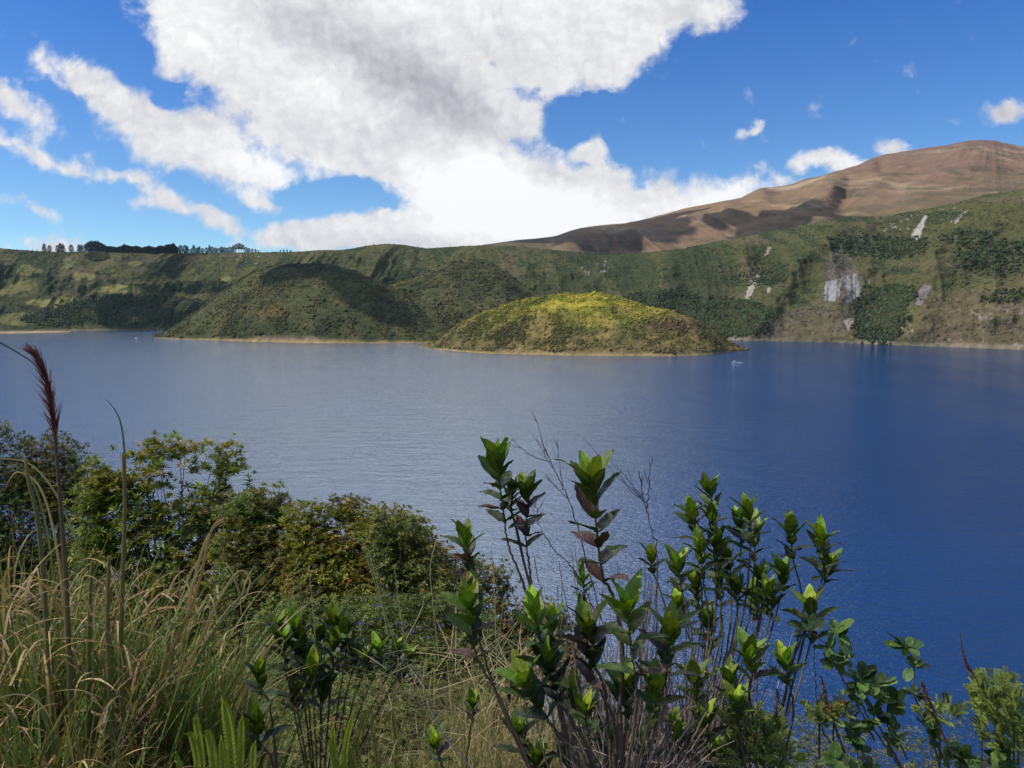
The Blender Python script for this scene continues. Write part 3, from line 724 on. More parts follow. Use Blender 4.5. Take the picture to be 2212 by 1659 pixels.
def big_leaves(mb, p, d, up, L, W, col, curl=None, fold=.22, round_=False):
    """broad leaves with midrib, quilted blade and toothed edge"""
    n = len(p); d = nrm(d); s = nrm(np.cross(d, up)); u = nrm(np.cross(s, d))
    if round_: w = np.sin(np.pi * BU ** 1.25) ** .55; w[-1] = .0; w[0] = .05
    else: w = (np.sin(np.pi * BU ** .85) ** .75) * (1 - .25 * BU); w[-1] = 0.0; w[0] = .06
    L = np.asarray(L)[:, None, None]; W = np.asarray(W)[:, None, None]
    curl = RNG.uniform(-.05, .30, n) if curl is None else curl
    U = np.repeat(BU[:, None], 5, 1)[None]; Vv = np.repeat(BVv[None], len(BU), 0)[None]
    tooth = 1 + .07 * ((np.arange(len(BU)) % 2) * 2 - 1)[None, :, None] * (np.abs(Vv) > .9)
    X = Vv * w[None, :, None] * W * .5 * tooth
    quilt = RNG.normal(0, 1, (n, len(BU), 5)) * .018 * L + .022 * L * np.cos(U * 44) * np.abs(Vv) * (1 - np.abs(Vv)) * 3
    Y = U * L
    Z = fold * np.abs(X) * 1.6 + quilt * (w[None, :, None] > .1) - curl[:, None, None] * U ** 2 * L
    P = p[:, None, None] + s[:, None, None] * X[..., None] + d[:, None, None] * Y[..., None] + u[:, None, None] * Z[..., None]
    k = 5 * len(BU)
    cc = col[:, None, None, :] * (1 + .35 * (np.abs(Vv) < .1)[..., None] + .25 * (np.abs(Vv) > .9)[..., None] * np.ones((n, 1, 1, 1)))
    F = grid_faces(len(BU), 5)
    F = (F[None] + (np.arange(n) * k)[:, None, None]).reshape(-1, 4)
    mb.add(P.reshape(-1, 3), F, np.broadcast_to(cc, (n, len(BU), 5, 3)).reshape(-1, 3))
def tube(mb, pts, r0, r1, col, sides=6, wob=0.0):
    P = np.array(pts, float)
    if len(P) < 2: return
    n = len(P); t = np.gradient(P, axis=0); t = nrm(t)
    ref = np.array([0, 1., .1]); a = nrm(np.cross(t, ref)); b = np.cross(t, a)
    r = np.linspace(r0, r1, n) * (1 + wob * RNG.uniform(-1, 1, n))
    th = np.linspace(0, 2 * np.pi, sides, endpoint=False)
    V = P[:, None] + r[:, None, None] * (np.cos(th)[None, :, None] * a[:, None] + np.sin(th)[None, :, None] * b[:, None])
    i = np.arange(n - 1)[:, None] * sides; j = np.arange(sides)[None]; j2 = (j + 1) % sides
    F = np.stack([i + j, i + j2, i + j2 + sides, i + j + sides], -1).reshape(-1, 4)
    c = np.asarray(col, float)
    mb.add(V.reshape(-1, 3), F, c if c.ndim == 1 else np.repeat(c, sides, 0))
def smooth_path(ctrl, n=14, wob=0.0):
    C = np.array([list(c) for c in ctrl], float); m = len(C)
    if m == 2: P = C[0] + (C[1] - C[0]) * np.linspace(0, 1, n)[:, None]
    else:
        P = []; E = np.concatenate([[2 * C[0] - C[1]], C, [2 * C[-1] - C[-2]]])
        per = max(2, n // (m - 1))
        for i in range(m - 1):
            p0, p1, p2, p3 = E[i:i + 4]
            for t in np.linspace(0, 1, per, endpoint=False):
                P.append(.5 * ((2 * p1) + (-p0 + p2) * t + (2 * p0 - 5 * p1 + 4 * p2 - p3) * t * t + (-p0 + 3 * p1 - 3 * p2 + p3) * t ** 3))
        P.append(C[-1]); P = np.array(P)
    if wob:
        w = RNG.normal(0, wob, P.shape); w[0] = 0; w[-1] = 0; P = P + w
    return P
def tufts(mb, P, up, nl, L, W, cols, spread=1.0):
    """leaf tufts: every point of P gets nl leaves fanning round its up direction"""
    n = len(P); N = n * nl
    k = np.tile(np.arange(nl), n); az = k * 2.399 + np.repeat(RNG.uniform(0, 6.28, n), nl)
    el = (k + .5) / nl * 1.35 * spread + .15 + RNG.normal(0, .12, N)
    U = nrm(np.repeat(up, nl, 0)); A = nrm(np.cross(U, [[.3, .9, .2]])); B = np.cross(U, A)
    d = U * np.cos(el)[:, None] + (A * np.cos(az)[:, None] + B * np.sin(az)[:, None]) * np.sin(el)[:, None]
    LL = np.repeat(L, nl) * RNG.uniform(.7, 1.15, N) * (.65 + .35 * (k + 1) / nl)
    cc = np.repeat(cols, nl, 0) * RNG.uniform(1.3, 2.9, (N, 1))
    leaves(mb, np.repeat(P, nl, 0), d, LL, LL * W, cc, up=U)
def blades(mb, base, az, th0, bend, L, W, col, seg=9, power=1.6, tipcol=None):
    """grass blades: each bends away from the vertical in its own plane"""
    n = len(base); s = np.linspace(0, 1, seg + 1)
    th = th0[:, None] + bend[:, None] * s[None] ** power
    dx = np.sin(th); dz = np.cos(th); ds = (L / seg)[:, None]
    cx = np.concatenate([np.zeros((n, 1)), np.cumsum((dx[:, 1:] + dx[:, :-1]) / 2 * ds, 1)], 1)
    cz = np.concatenate([np.zeros((n, 1)), np.cumsum((dz[:, 1:] + dz[:, :-1]) / 2 * ds, 1)], 1)
    h = np.stack([np.cos(az), np.sin(az), 0 * az], -1)
    twist = RNG.uniform(-.7, .7, n)[:, None] * s[None] + RNG.uniform(-.5, .5, n)[:, None]
    sd = np.stack([-np.sin(az), np.cos(az), 0 * az], -1)
    P = base[:, None] + h[:, None] * cx[..., None] + np.array([0, 0, 1.]) * cz[..., None]
    nr_ = h[:, None] * dz[..., None] - np.array([0, 0, 1.]) * dx[..., None]
    side = sd[:, None] * np.cos(twist)[..., None] + nr_ * np.sin(twist)[..., None]
    w = (W[:, None] * (1 - s[None] ** 2.2) * .5 + .0002)[..., None]
    V = np.stack([P - side * w, P + side * w], 2).reshape(-1, 3)
    i = np.arange(seg) * 2; F = np.stack([i, i + 1, i + 3, i + 2], -1)
    F = (F[None] + (np.arange(n) * (seg + 1) * 2)[:, None, None]).reshape(-1, 4)
    cc = np.repeat(col[:, None, :], seg + 1, 1)
    if tipcol is not None:
        f = (s[None, :, None] ** 1.3); cc = cc * (1 - f) + np.asarray(tipcol)[:, None, :] * f
    cc = np.repeat(cc[:, :, None, :], 2, 2)
    mb.add(V, F, cc.reshape(-1, 3))
def V3(*a): return np.array(pix(*a))
def pixs(px, py, D):
    a = (px - CX) / FPX; b = (CY - py) / FPX; dy = _c + b * _s
    return np.stack([a / dy * D, D, CAM_Z + (-_s + b * _c) / dy * D], -1)
def in_poly_pts(poly, n):
    p = np.array(poly, float); lo, hi = p.min(0), p.max(0); out = np.zeros((0, 2))
    while len(out) < n:
        q = RNG.uniform(lo, hi, (n * 2, 2)); out = np.concatenate([out, q[inpoly(q[:, 0], q[:, 1], poly)]])
    return out[:n]

# ------------------------------------------------------------------ bushes on the slope
BARKC = (.075, .055, .042)
def bush(name, label, cat, poly, D, thick, ntuft, nl, L, W, colfn, root, gaps=0.0, twigs=60, trunk_r=.03, heads=None, spread=1.0, group=None, lump=1.0):
    base = V3(root[0], root[1], D); bz = slope_z(base[0], base[1])
    base[2] = min(base[2], float(bz))
    t = empty(name, tuple(base), label, cat, group)
    pc = np.array(poly, float); yt, yb = pc[:, 1].min(), pc[:, 1].max()
    nb_ = max(10, int((pc[:, 0].max() - pc[:, 0].min()) * (yb - yt) / 900)); cen = in_poly_pts(poly, nb_); rad = RNG.uniform(34, 62, nb_) * lump
    ci = RNG.integers(0, nb_, ntuft * 2); v = nrm(RNG.normal(0, 1, (ntuft * 2, 3))) * (RNG.uniform(.55, 1, ntuft * 2) ** .5)[:, None]
    q3 = np.concatenate([np.stack([cen[ci, 0] + v[:, 0] * rad[ci], cen[ci, 1] + v[:, 1] * rad[ci] * .8, v[:, 2] * rad[ci]], 1)])
    jit = RNG.normal(0, 15, (len(q3), 2)) * lump
    ok = inpoly(q3[:, 0] + jit[:, 0], q3[:, 1] + np.abs(jit[:, 1]), poly); q3 = q3[ok][:ntuft]; ci = ci[ok][:ntuft]; q = q3[:, :2]
    if gaps:
        p0 = min(p_[1] for p_ in poly)
        n_ = fbm(q[:, 0] / 34, q[:, 1] / 26, oct=3, seed=int(D * 10)); keep = n_ > gaps * (1 - sst(p0 + 90, p0 + 190, q[:, 1])); q = q[keep]; q3 = q3[keep]; ci = ci[keep]
    n = len(q)
    dd = D + thick * (1.1 - 1.6 * (cen[ci, 1] - yt) / (yb - yt)) + q3[:, 2] * D / FPX + RNG.normal(0, .03, n)
    P = pixs(q[:, 0], q[:, 1], dd)
    ctr = np.array([P[:, 0].mean(), D, P[:, 2].min() - .2])
    up = nrm(nrm(P - ctr) * .55 + np.array([0, -.15, .8]) + RNG.normal(0, .28, P.shape))
    mb = MB(); tufts(mb, P, up, nl, RNG.uniform(.75, 1.2, n) * L, W, colfn(q, n), spread)
    mb.build('foliage', M_LEAF, t, smooth=False)
    br = MB(); lowr = base.copy()
    idx = RNG.choice(n, min(twigs, n), replace=False)
    hub = base + np.array([0, 0, (ctr[2] - base[2]) * .6 + .1])
    tube(br, smooth_path([base - [0, 0, .1], (base + hub) / 2 + RNG.normal(0, .05, 3), hub], 8), trunk_r * 1.5, trunk_r, BARKC)
    for i in idx:
        mid = hub * .45 + P[i] * .55 + RNG.normal(0, .06, 3) + [0, 0, .08]
        tube(br, smooth_path([hub, mid, P[i]], 9), trunk_r * .45, .003, BARKC, 5)
    br.build('branches', M_BARK, t)
    if heads is not None:
        for (x, y) in heads:
            hd = MB()
            c = V3(x, y, D + thick * .3); m = 26
            v = RNG.normal(0, 1, (m, 3)); v[:, 2] = np.abs(v[:, 2]) * .5; v = nrm(v)
            leaves(hd, c + v * .012 * D / 4, v, np.full(m, .022 * D / 4), np.full(m, .012 * D / 4), np.tile([[.34, .27, .14]], (m, 1)) * RNG.uniform(.7, 1.2, (m, 1)))
            hd.build('flower_head', M_LEAF, t, smooth=False)
    return t
def pal(cols, w=None):
    C = np.array(cols, float)
    def f(q, n):
        nn = fbm(q[:, 0] / 60, q[:, 1] / 40, oct=3, seed=4); r = np.clip(nn * 1.6 - .3 + RNG.normal(0, .16, n), 0, .999)
        return C[(r * len(C)).astype(int)] * RNG.uniform(.7, 1.25, (n, 1))
    return f
bush('dark_bush', 'dark fine leaved bush at the far left behind the purple plume', 'bush',
     [(-80, 930), (0, 925), (30, 950), (62, 962), (100, 955), (135, 935), (165, 962), (200, 965), (170, 990), (200, 1030), (230, 1100), (260, 1520), (-80, 1520)],
     11, 1.0, 16000, 9, .085, .22, pal([(.022, .032, .012), (.045, .048, .014), (.075, .060, .018), (.05, .07, .02)]), (80, 1500), twigs=120, spread=.9)
bush('flowering_bush', 'open green bush with pale flower heads standing against the lake', 'bush',
     [(170, 1030), (200, 1000), (232, 985), (262, 975), (300, 958), (322, 955), (350, 968), (395, 950), (430, 960), (470, 962), (505, 972), (528, 990), (520, 1020), (535, 1060), (570, 1080), (600, 1120), (620, 1500), (170, 1500)],
     9, .8, 6500, 13, .115, .24, pal([(.045, .060, .012), (.070, .092, .014), (.090, .105, .016), (.11, .095, .018)]), (380, 1500), gaps=.42, twigs=200, trunk_r=.035,
     heads=[(305, 962), (395, 958), (300, 1005), (392, 1010), (272, 1018), (346, 1025), (410, 1090), (365, 1095), (440, 1110), (320, 1120), (250, 1060)])
bush('olive_bush', 'olive bush in the middle of the slope between the flowering bush and the rusty one', 'bush',
     [(480, 1110), (540, 1075), (590, 1062), (640, 1080), (660, 1120), (700, 1250), (700, 1480), (470, 1480)],
     8.2, .7, 7500, 12, .075, .26, pal([(.040, .045, .014), (.075, .070, .018), (.095, .085, .02), (.06, .085, .02)]), (560, 1500), gaps=.30, twigs=120,
     heads=[(500, 1180), (530, 1240), (585, 1140)])
bush('rusty_bush', 'wide rounded bush with brown orange and green leaves ending at the lake', 'bush',
     [(610, 1110), (650, 1085), (690, 1092), (725, 1085), (745, 1098), (785, 1078), (800, 1100), (840, 1096), (880, 1112), (905, 1150), (925, 1140), (935, 1172), (965, 1190), (985, 1240), (1010, 1300), (1000, 1450), (620, 1450)],
     7.2, .9, 15000, 9, .058, .34, pal([(.060, .048, .014), (.120, .085, .014), (.070, .082, .014), (.125, .110, .016), (.08, .09, .016)]), (800, 1560), twigs=160)
bush('green_bush', 'small dark green bush at the lake end of the rusty bush', 'bush',
     [(800, 1110), (840, 1095), (870, 1110), (905, 1125), (925, 1150), (945, 1200), (950, 1330), (860, 1340), (800, 1200)],
     6.4, .25, 1500, 10, .055, .30, pal([(.055, .065, .014), (.075, .075, .016)]), (870, 1500), twigs=30, trunk_r=.015)
bush('brown_bush', 'brown green bush behind the twin leafy stems at the water edge', 'bush',
     [(975, 1230), (1010, 1200), (1060, 1215), (1095, 1240), (1100, 1285), (1160, 1300), (1210, 1330), (1250, 1400), (1230, 1500), (980, 1500)],
     6.0, .6, 3600, 10, .055, .26, pal([(.035, .045, .014), (.075, .060, .018), (.05, .07, .02), (.10, .06, .02)]), (1100, 1640), twigs=90, trunk_r=.02)
bush('low_herb_carpet', 'low green herb patch with violet flowers in the centre left', 'herb',
     [(540, 1340), (640, 1290), (760, 1290), (860, 1300), (1000, 1290), (1060, 1340), (1100, 1520), (950, 1600), (540, 1600)],
     5.0, .7, 8000, 9, .040, .30, pal([(.050, .055, .016), (.060, .085, .020), (.085, .100, .024), (.04, .05, .02)]), (800, 1700), twigs=60, trunk_r=.012)
bush('mossy_herb', 'yellowish mossy herb covering the slope at the bottom left of centre', 'herb',
     [(480, 1480), (700, 1470), (900, 1480), (1050, 1480), (1100, 1720), (420, 1720)],
     3.9, .5, 6500, 9, .030, .24, pal([(.055, .055, .016), (.095, .095, .022), (.07, .09, .022), (.10, .075, .03)]), (800, 1800), twigs=40, trunk_r=.010)
bush('grey_green_bush', 'fine grey green bush at the bottom right against the water', 'bush',
     [(1660, 1590), (1700, 1555), (1760, 1550), (1820, 1565), (1900, 1580), (1980, 1570), (2080, 1560), (2160, 1590), (2260, 1570), (2260, 1760), (1640, 1760)],
     6.5, .7, 4200, 8, .040, .22, pal([(.050, .055, .030), (.085, .090, .045), (.04, .05, .02), (.07, .085, .03)]), (1900, 1850), gaps=.34, twigs=160, trunk_r=.018, spread=.8)
bush('thicket', 'shadowy thicket of leaves and twigs below the leafy shrub', 'bush',
     [(1180, 1500), (1250, 1430), (1380, 1480), (1500, 1560), (1660, 1600), (1680, 1760), (1150, 1760)],
     4.2, .5, 1500, 9, .045, .28, pal([(.035, .030, .016), (.06, .055, .02), (.085, .06, .03)]), (1400, 1850), twigs=160, trunk_r=.014)
# ------------------------------------------------------------------ tall grass
def gcol(n, cols, p):
    C = np.array(cols, float); return C[RNG.choice(len(C), n, p=p)] * RNG.uniform(.7, 1.25, (n, 1))
GREENS = [(.085, .125, .025), (.12, .16, .035), (.050, .080, .016), (.16, .16, .045)]
TANS = [(.36, .235, .095), (.24, .135, .055), (.42, .30, .14), (.17, .075, .03), (.20, .16, .06)]
def tussock(label, x0, x1, D0, D1, ng, nd, tall, py_base=1800):
    ctr = V3((x0 + x1) / 2, py_base, (D0 + D1) / 2)
    t = empty('grass_tussock', tuple(ctr), label, 'grass tussock', 'tussocks of tall grass on the left')
    def bases(n, spread=1.0):
        px = (x0 + x1) / 2 + RNG.normal(0, .26, n) * (x1 - x0) * spread; D = RNG.uniform(D0, D1, n)
        P = pixs(px, np.full(n, float(py_base)), D); return px, P
    px, P = bases(ng)
    out = (px - (x0 + x1) / 2) / (x1 - x0)
    az = np.where(RNG.uniform(0, 1, ng) < .5 + out, 0, np.pi) + RNG.normal(0, .7, ng)
    mb = MB()
    L = RNG.uniform(.6, 1.0, ng) * tall
    blades(mb, P, az, np.abs(out) * .55 + RNG.uniform(0, .22, ng), RNG.uniform(.0, 1.0, ng) ** 1.6, L, RNG.uniform(.005, .015, ng), gcol(ng, GREENS, [.4, .25, .25, .1]), 12, 2.2, gcol(ng, [(.14, .18, .05), (.30, .22, .09)], [.8, .2]))
    mb.build('green_blades', M_GRASS, t)
    px, P = bases(nd, 1.1); mb = MB()
    az = RNG.uniform(0, 6.28, nd)
    L = RNG.uniform(.28, .72, nd) * tall
    blades(mb, P, az, RNG.uniform(0, .5, nd), RNG.uniform(.5, 3.4, nd), L, RNG.uniform(.005, .012, nd), gcol(nd, TANS, [.3, .25, .15, .15, .15]), 18, 3.0)
    # short fallen blades higher in the clump
    m = nd // 2; D = RNG.uniform(D0, D1, m); P = pixs(RNG.uniform(x0, x1, m), RNG.uniform(1280, 1700, m), D)
    blades(mb, P, RNG.uniform(0, 6.28, m), RNG.uniform(0, 1.2, m), RNG.uniform(.8, 3.2, m), RNG.uniform(.10, .30, m), RNG.uniform(.003, .008, m), gcol(m, TANS, [.3, .25, .2, .1, .15]), 12, 1.8)
    mb.build('dry_blades', M_GRASS, t)
tussock('tussock of tall green blades and curled tan leaves at the left edge', -60, 190, 2.3, 3.0, 700, 260, 1.12)
tussock('widest tussock of green and tan curled blades below the plume', 110, 420, 2.4, 3.3, 650, 430, 1.02)
tussock('tussock leaning right with green blades beside the olive bush', 330, 540, 2.5, 3.2, 480, 190, .92)
tussock('short tussock of brown curled blades in the bottom left corner', -80, 330, 1.9, 2.4, 220, 460, .62, 1850)
# bent blades that rise over the bushes
def long_blade(label, pts, D, w, c0, c1):
    P = smooth_path([V3(x, y, D) for x, y in pts], 26); n = len(P)
    mb = MB(); col = np.linspace(np.array(c0), np.array(c1), n)
    t = nrm(np.gradient(P, axis=0)); s = nrm(np.cross(t, [[0, 1., .0]]))
    ww = (w * (1 - np.linspace(0, 1, n) ** 2) + .0006)[:, None]
    V = np.stack([P - s * ww, P + [0, -.3 * w, 0] , P + s * ww], 1).reshape(-1, 3)
    mb.add(V, grid_faces(n, 3), np.repeat(col, 3, 0))
    return tag(mb.build('long_grass', M_GRASS, origin=P[0]), label, 'long grass', 'long grass blades rising over the bushes')
G0, G1, T0, T1 = (.12, .15, .04), (.13, .16, .09), (.40, .28, .13), (.34, .22, .09)
long_blade('thin blade arching high over the flowering bush', [(262, 1300), (268, 1120), (270, 1000), (262, 920), (248, 885), (225, 858)], 2.5, .004, G0, (.06, .09, .10))
long_blade('thin dark blade entering at the left edge above the plume', [(-60, 700), (0, 740), (40, 763), (80, 795), (105, 870)], 2.5, .0025, (.05, .06, .06), (.05, .05, .05))
long_blade('long yellowish blade arching left below the plume', [(220, 1320), (150, 1130), (110, 1050), (60, 1000), (0, 990)], 2.4, .004, G0, T0)
long_blade('green blade arching right near the left edge', [(130, 1430), (110, 1200), (85, 1080), (55, 1020), (0, 1000)], 2.5, .004, G0, G0)
long_blade('tan blade curling over at the left edge', [(150, 1450), (125, 1200), (90, 1060), (40, 1020), (12, 1050)], 2.3, .004, T1, T0)
long_blade('tan blade hooked to the right above the big tussock', [(380, 1500), (410, 1300), (440, 1180), (470, 1130), (485, 1120)], 2.6, .0055, T1, T0)
long_blade('rusty blade hooked over right of the thick stalks', [(330, 1500), (420, 1290), (455, 1150), (480, 1125), (452, 1150)], 2.4, .005, (.25, .12, .05), T0)
long_blade('tan blade making a wide loop beside the olive bush', [(380, 1480), (430, 1390), (470, 1300), (515, 1235), (540, 1250), (530, 1290), (500, 1320)], 2.4, .0045, T1, T0)
long_blade('pale blade ending in a thin loop beside the herb patch', [(500, 1560), (540, 1470), (580, 1400), (612, 1380), (600, 1440)], 2.4, .0035, T1, T0)
long_blade('straight green blade crossing right over the tussocks', [(350, 1620), (430, 1420), (520, 1290), (590, 1215)], 2.5, .005, G0, G1)
long_blade('green blade leaning right from the third tussock', [(420, 1620), (520, 1450), (600, 1330), (660, 1240)], 2.6, .004, G0, G1)
for k, (pts, r, D, lb) in enumerate([([(258, 1800), (238, 1500), (232, 1330), (236, 1200)], .0085, 2.1, 'thick yellow green stalk standing in front of the tussocks'),
        ([(280, 1700), (262, 1480), (264, 1280), (270, 1100), (266, 980)], .0075, 2.15, 'thick stalk reaching up into the flowering bush'),
        ([(100, 1750), (105, 1450), (85, 1150), (62, 1040), (55, 990)], .007, 2.15, 'thick stalk nearest the left edge'),
        ([(190, 1700), (192, 1400), (196, 1260), (200, 1210)], .007, 2.2, 'brown green stalk behind the big tussock')]):
    mb = MB(); P = smooth_path([V3(x, y, D) for x, y in pts], 16)
    tube(mb, P, r * 1.15, r * .6, np.linspace([.11, .12, .035], [.22, .17, .06], len(P)), 8)
    tag(mb.build('reed', M_GRASS, origin=P[0]), lb, 'reed', 'thick grass stalks on the left')
# the plume
def plume():
    D = 2.05; pts = [(158, 1720), (152, 1500), (142, 1250), (130, 1080), (120, 960), (112, 900)]
    P = smooth_path([V3(x, y, D) for x, y in pts], 26)
    t = empty('plume_grass', tuple(P[0]), 'tall grass stalk topped by a dark red feathery plume', 'plume grass')
    mb = MB(); tube(mb, P, .0085, .0035, np.linspace([.14, .14, .045], [.12, .05, .04], len(P)), 8); mb.build('stalk', M_GRASS, t)
    ax = smooth_path([V3(x, y, D) for x, y in [(124, 960), (118, 900), (105, 830), (90, 785), (78, 768)]], 30)
    mb = MB(); n = 620; k = RNG.uniform(0, 1, n) ** .85; idx = (k * (len(ax) - 1)).astype(int); B = ax[idx]
    tang = nrm(np.gradient(ax, axis=0))[idx]
    left = np.array([-1., 0, 0]) 
    d = nrm(tang * 1.3 + left * RNG.uniform(-.1, .62, n)[:, None] * (1 - .45 * k)[:, None] + RNG.normal(0, .16, (n, 3)))
    az = np.arctan2(d[:, 1], d[:, 0]); th = np.arccos(np.clip(d[:, 2], -1, 1))
    blades(mb, B, az, th, RNG.uniform(-.1, .5, n), RNG.uniform(.030, .085, n) * (1.15 - .5 * k), RNG.uniform(.0012, .0028, n), gcol(n, [(.14, .035, .042), (.20, .055, .055), (.09, .025, .032), (.28, .13, .10)], [.4, .3, .2, .1]), 5, 1.2)
    mb.build('plume', M_GRASS, t)
plume()
# straw
def straw():
    mb = MB(); n = 1500
    px = np.concatenate([RNG.normal(1080, 95, 900), RNG.normal(900, 130, 350), RNG.normal(1300, 130, 250)])
    D = RNG.uniform(2.5, 3.8, n); P = pixs(px, np.full(n, 1780.), D)
    ln = np.where(px > 950, RNG.uniform(.25, .72, n), RNG.uniform(.15, .45, n))
    blades(mb, P, RNG.uniform(0, 6.28, n), RNG.uniform(0, .42, n), RNG.uniform(-.1, .35, n), ln, RNG.uniform(.0018, .0038, n), gcol(n, [(.42, .33, .17), (.34, .28, .12), (.26, .24, .09), (.30, .22, .13)], [.3, .3, .25, .15]), 6)
    m = 420; D = RNG.uniform(2.4, 3.6, m); P = pixs(RNG.normal(1040, 120, m), RNG.uniform(1400, 1680, m), D)
    blades(mb, P, RNG.uniform(0, 6.28, m), RNG.uniform(.5, 1.5, m), RNG.uniform(-.2, .4, m), RNG.uniform(.12, .35, m), RNG.uniform(.0015, .003, m), gcol(m, [(.40, .31, .16), (.25, .22, .09)], [.6, .4]), 5)
    m = 700; px = RNG.uniform(480, 1000, m); D = RNG.uniform(2.2, 3.4, m); P = pixs(px, np.full(m, 1790.), D)
    blades(mb, P, RNG.uniform(0, 6.28, m), RNG.uniform(0, .7, m), RNG.uniform(0, .8, m), RNG.uniform(.10, .33, m), RNG.uniform(.0016, .0032, m), gcol(m, [(.20, .22, .06), (.13, .17, .035), (.30, .25, .11)], [.4, .35, .25]), 6)
    tag(mb.build('straw_grass', M_GRASS), 'straw coloured dry grass filling the bottom centre', 'grass', kind='stuff')
straw()
for k, (pts, lb) in enumerate([([(838, 1370), (822, 1290), (805, 1220), (795, 1185)], 'pale straw stalk leaning left over the herb patch'), ([(848, 1500), (860, 1420), (830, 1320), (790, 1200)], 'long straw stalk slanting across the herb patch'),
        ([(875, 1400), (866, 1330), (860, 1290), (852, 1225)], 'straight straw stalk right of centre in the herb patch'), ([(682, 1390), (676, 1320), (670, 1250), (667, 1215)], 'lone upright straw stalk over the dark seedlings'),
        ([(875, 1385), (905, 1330), (915, 1300), (912, 1280)], 'bent straw stalk with an orange tip'), ([(950, 1440), (935, 1300), (930, 1220), (948, 1150)], 'straw stalk in front of the rusty bush end'),
        ([(1020, 1450), (1003, 1300), (990, 1220), (985, 1180)], 'tall straw stalk left of the broad leaves'), ([(1075, 1500), (1070, 1320), (1066, 1240), (1062, 1190)], 'tall straw stalk right of the broad leaves')]):
    mb = MB(); P = smooth_path([V3(x, y, 2.7) for x, y in pts], 10); tube(mb, P, .0020, .0012, (.40, .34, .20), 5)
    tag(mb.build('straw', M_GRASS, origin=P[0]), lb, 'straw', 'single straw stalks in the centre')

# ------------------------------------------------------------------ ferns
def fern(label, fronds, D, col):
    c = V3(fronds[0][0][0][0], 1760, D)
    t = empty('fern', tuple(c), label, 'fern', 'bright ferns at the bottom')
    for pts, w in fronds:
        P = smooth_path([V3(x, y, D) for x, y in pts], 34); n = len(P); mb = MB()
        tube(mb, P, .0022, .0008, np.array(col) * 1.2, 5)
        tg = nrm(np.gradient(P, axis=0)); s = nrm(np.cross(tg, [[0, 1., .0]]))
        k = np.linspace(0, 1, n); ww = w * D / FPX * (1 - k ** 4) * (.75 + .25 * np.sin(k * 3))
        for sg in (-1, 1):
            d = nrm(s * sg + tg * .25 + np.array([0, -.25 * RNG.uniform(.2, 1), 0]))
            L = np.maximum(ww, .002); Wd = np.full(n, np.linalg.norm(P[1] - P[0]) * 1.25)
            leaves(mb, P, d, L, Wd, np.tile([col], (n, 1)) * RNG.uniform(.85, 1.2, (n, 1)), fold=.12, curl=.12, up=np.tile([[0, -1., .3]], (n, 1)))
        mb.build('frond', M_LEAF, t, smooth=False)
FC = (.21, .24, .012)
fern('bright green fern clump left of the straw at the bottom edge', [([(430, 1760), (428, 1650), (415, 1590), (402, 1585)], 12), ([(440, 1760), (436, 1640), (425, 1560), (424, 1550)], 12), ([(470, 1760), (462, 1650), (452, 1590), (445, 1580)], 14),
      ([(510, 1760), (500, 1620), (490, 1540), (480, 1510)], 17), ([(520, 1760), (520, 1650), (522, 1570), (524, 1548)], 12), ([(490, 1760), (484, 1680), (480, 1620), (478, 1590)], 13), ([(395, 1760), (392, 1680), (384, 1640), (380, 1625)], 9), ([(545, 1760), (545, 1680), (548, 1620), (552, 1600)], 11)], 2.0, FC)
fern('fern with one tall bright frond in the bottom centre left', [([(735, 1760), (726, 1660), (720, 1600), (720, 1552)], 10), ([(745, 1760), (738, 1690), (722, 1640), (710, 1600)], 11), ([(755, 1740), (745, 1640), (755, 1570), (768, 1528)], 9)], 2.2, FC)
fern('dull olive fern of curved fronds right of the tall bright frond', [([(790, 1700), (770, 1620), (785, 1560), (800, 1530)], 10), ([(830, 1700), (815, 1640), (806, 1580), (804, 1530)], 9), ([(850, 1720), (856, 1620), (850, 1560), (848, 1530)], 9), ([(770, 1700), (760, 1640), (745, 1600), (740, 1570)], 9)], 2.6, (.15, .15, .03))
fern('small yellowish fern at the bottom edge below the straw', [([(808, 1760), (802, 1700), (800, 1660), (802, 1640)], 8), ([(835, 1760), (830, 1700), (832, 1665), (838, 1650)], 8)], 2.1, (.24, .26, .03))

# ------------------------------------------------------------------ small flowers
def flower_proto(name, label, cat, group, colr, D, x, y):
    P = V3(x, y, D)
    t = empty(name, tuple(P), label, cat, group)
    mb = MB(); n = 22; v = RNG.normal(0, 1, (n, 3)); v[:, 2] = np.abs(v[:, 2]); v = nrm(v)
    leaves(mb, P + v * .002, v, np.full(n, .0085 * D / 5), np.full(n, .006 * D / 5), np.tile([colr], (n, 1)) * RNG.uniform(.7, 1.3, (n, 1)))
    mb.build('petals', M_LEAF, t, smooth=False)
    mb = MB(); tube(mb, [P + [0, 0, .002], P + [.002, 0, -.03], P + [0, .004, -.07]], .0012, .0015, (.06, .08, .02), 5); mb.build('stem', M_LEAF, t)
    return t
def copy_thing(r, loc, scale=1.0, rz=0.0, label=None):
    c = r.copy(); scene.collection.objects.link(c); c.location = loc; c.scale = (scale,) * 3; c.rotation_euler = (0, 0, rz)
    if label: c['label'] = label
    for ch in r.children:
        k = ch.copy(); scene.collection.objects.link(k); k.parent = c
        for g in ch.children:
            h = g.copy(); scene.collection.objects.link(h); h.parent = k
    return c
vio = [(1240, 335), (905, 405), (1120, 420), (1160, 410), (1490, 410), (1025, 540), (1000, 550), (935, 540), (1310, 550), (1035, 595), (1580, 560), (1500, 590), (1610, 590), (1640, 570), (1430, 620), (1525, 660), (290, 560), (375, 660), (885, 755), (845, 760), (1390, 600), (715, 515), (1160, 520), (960, 555), (1060, 555)]
f0 = None
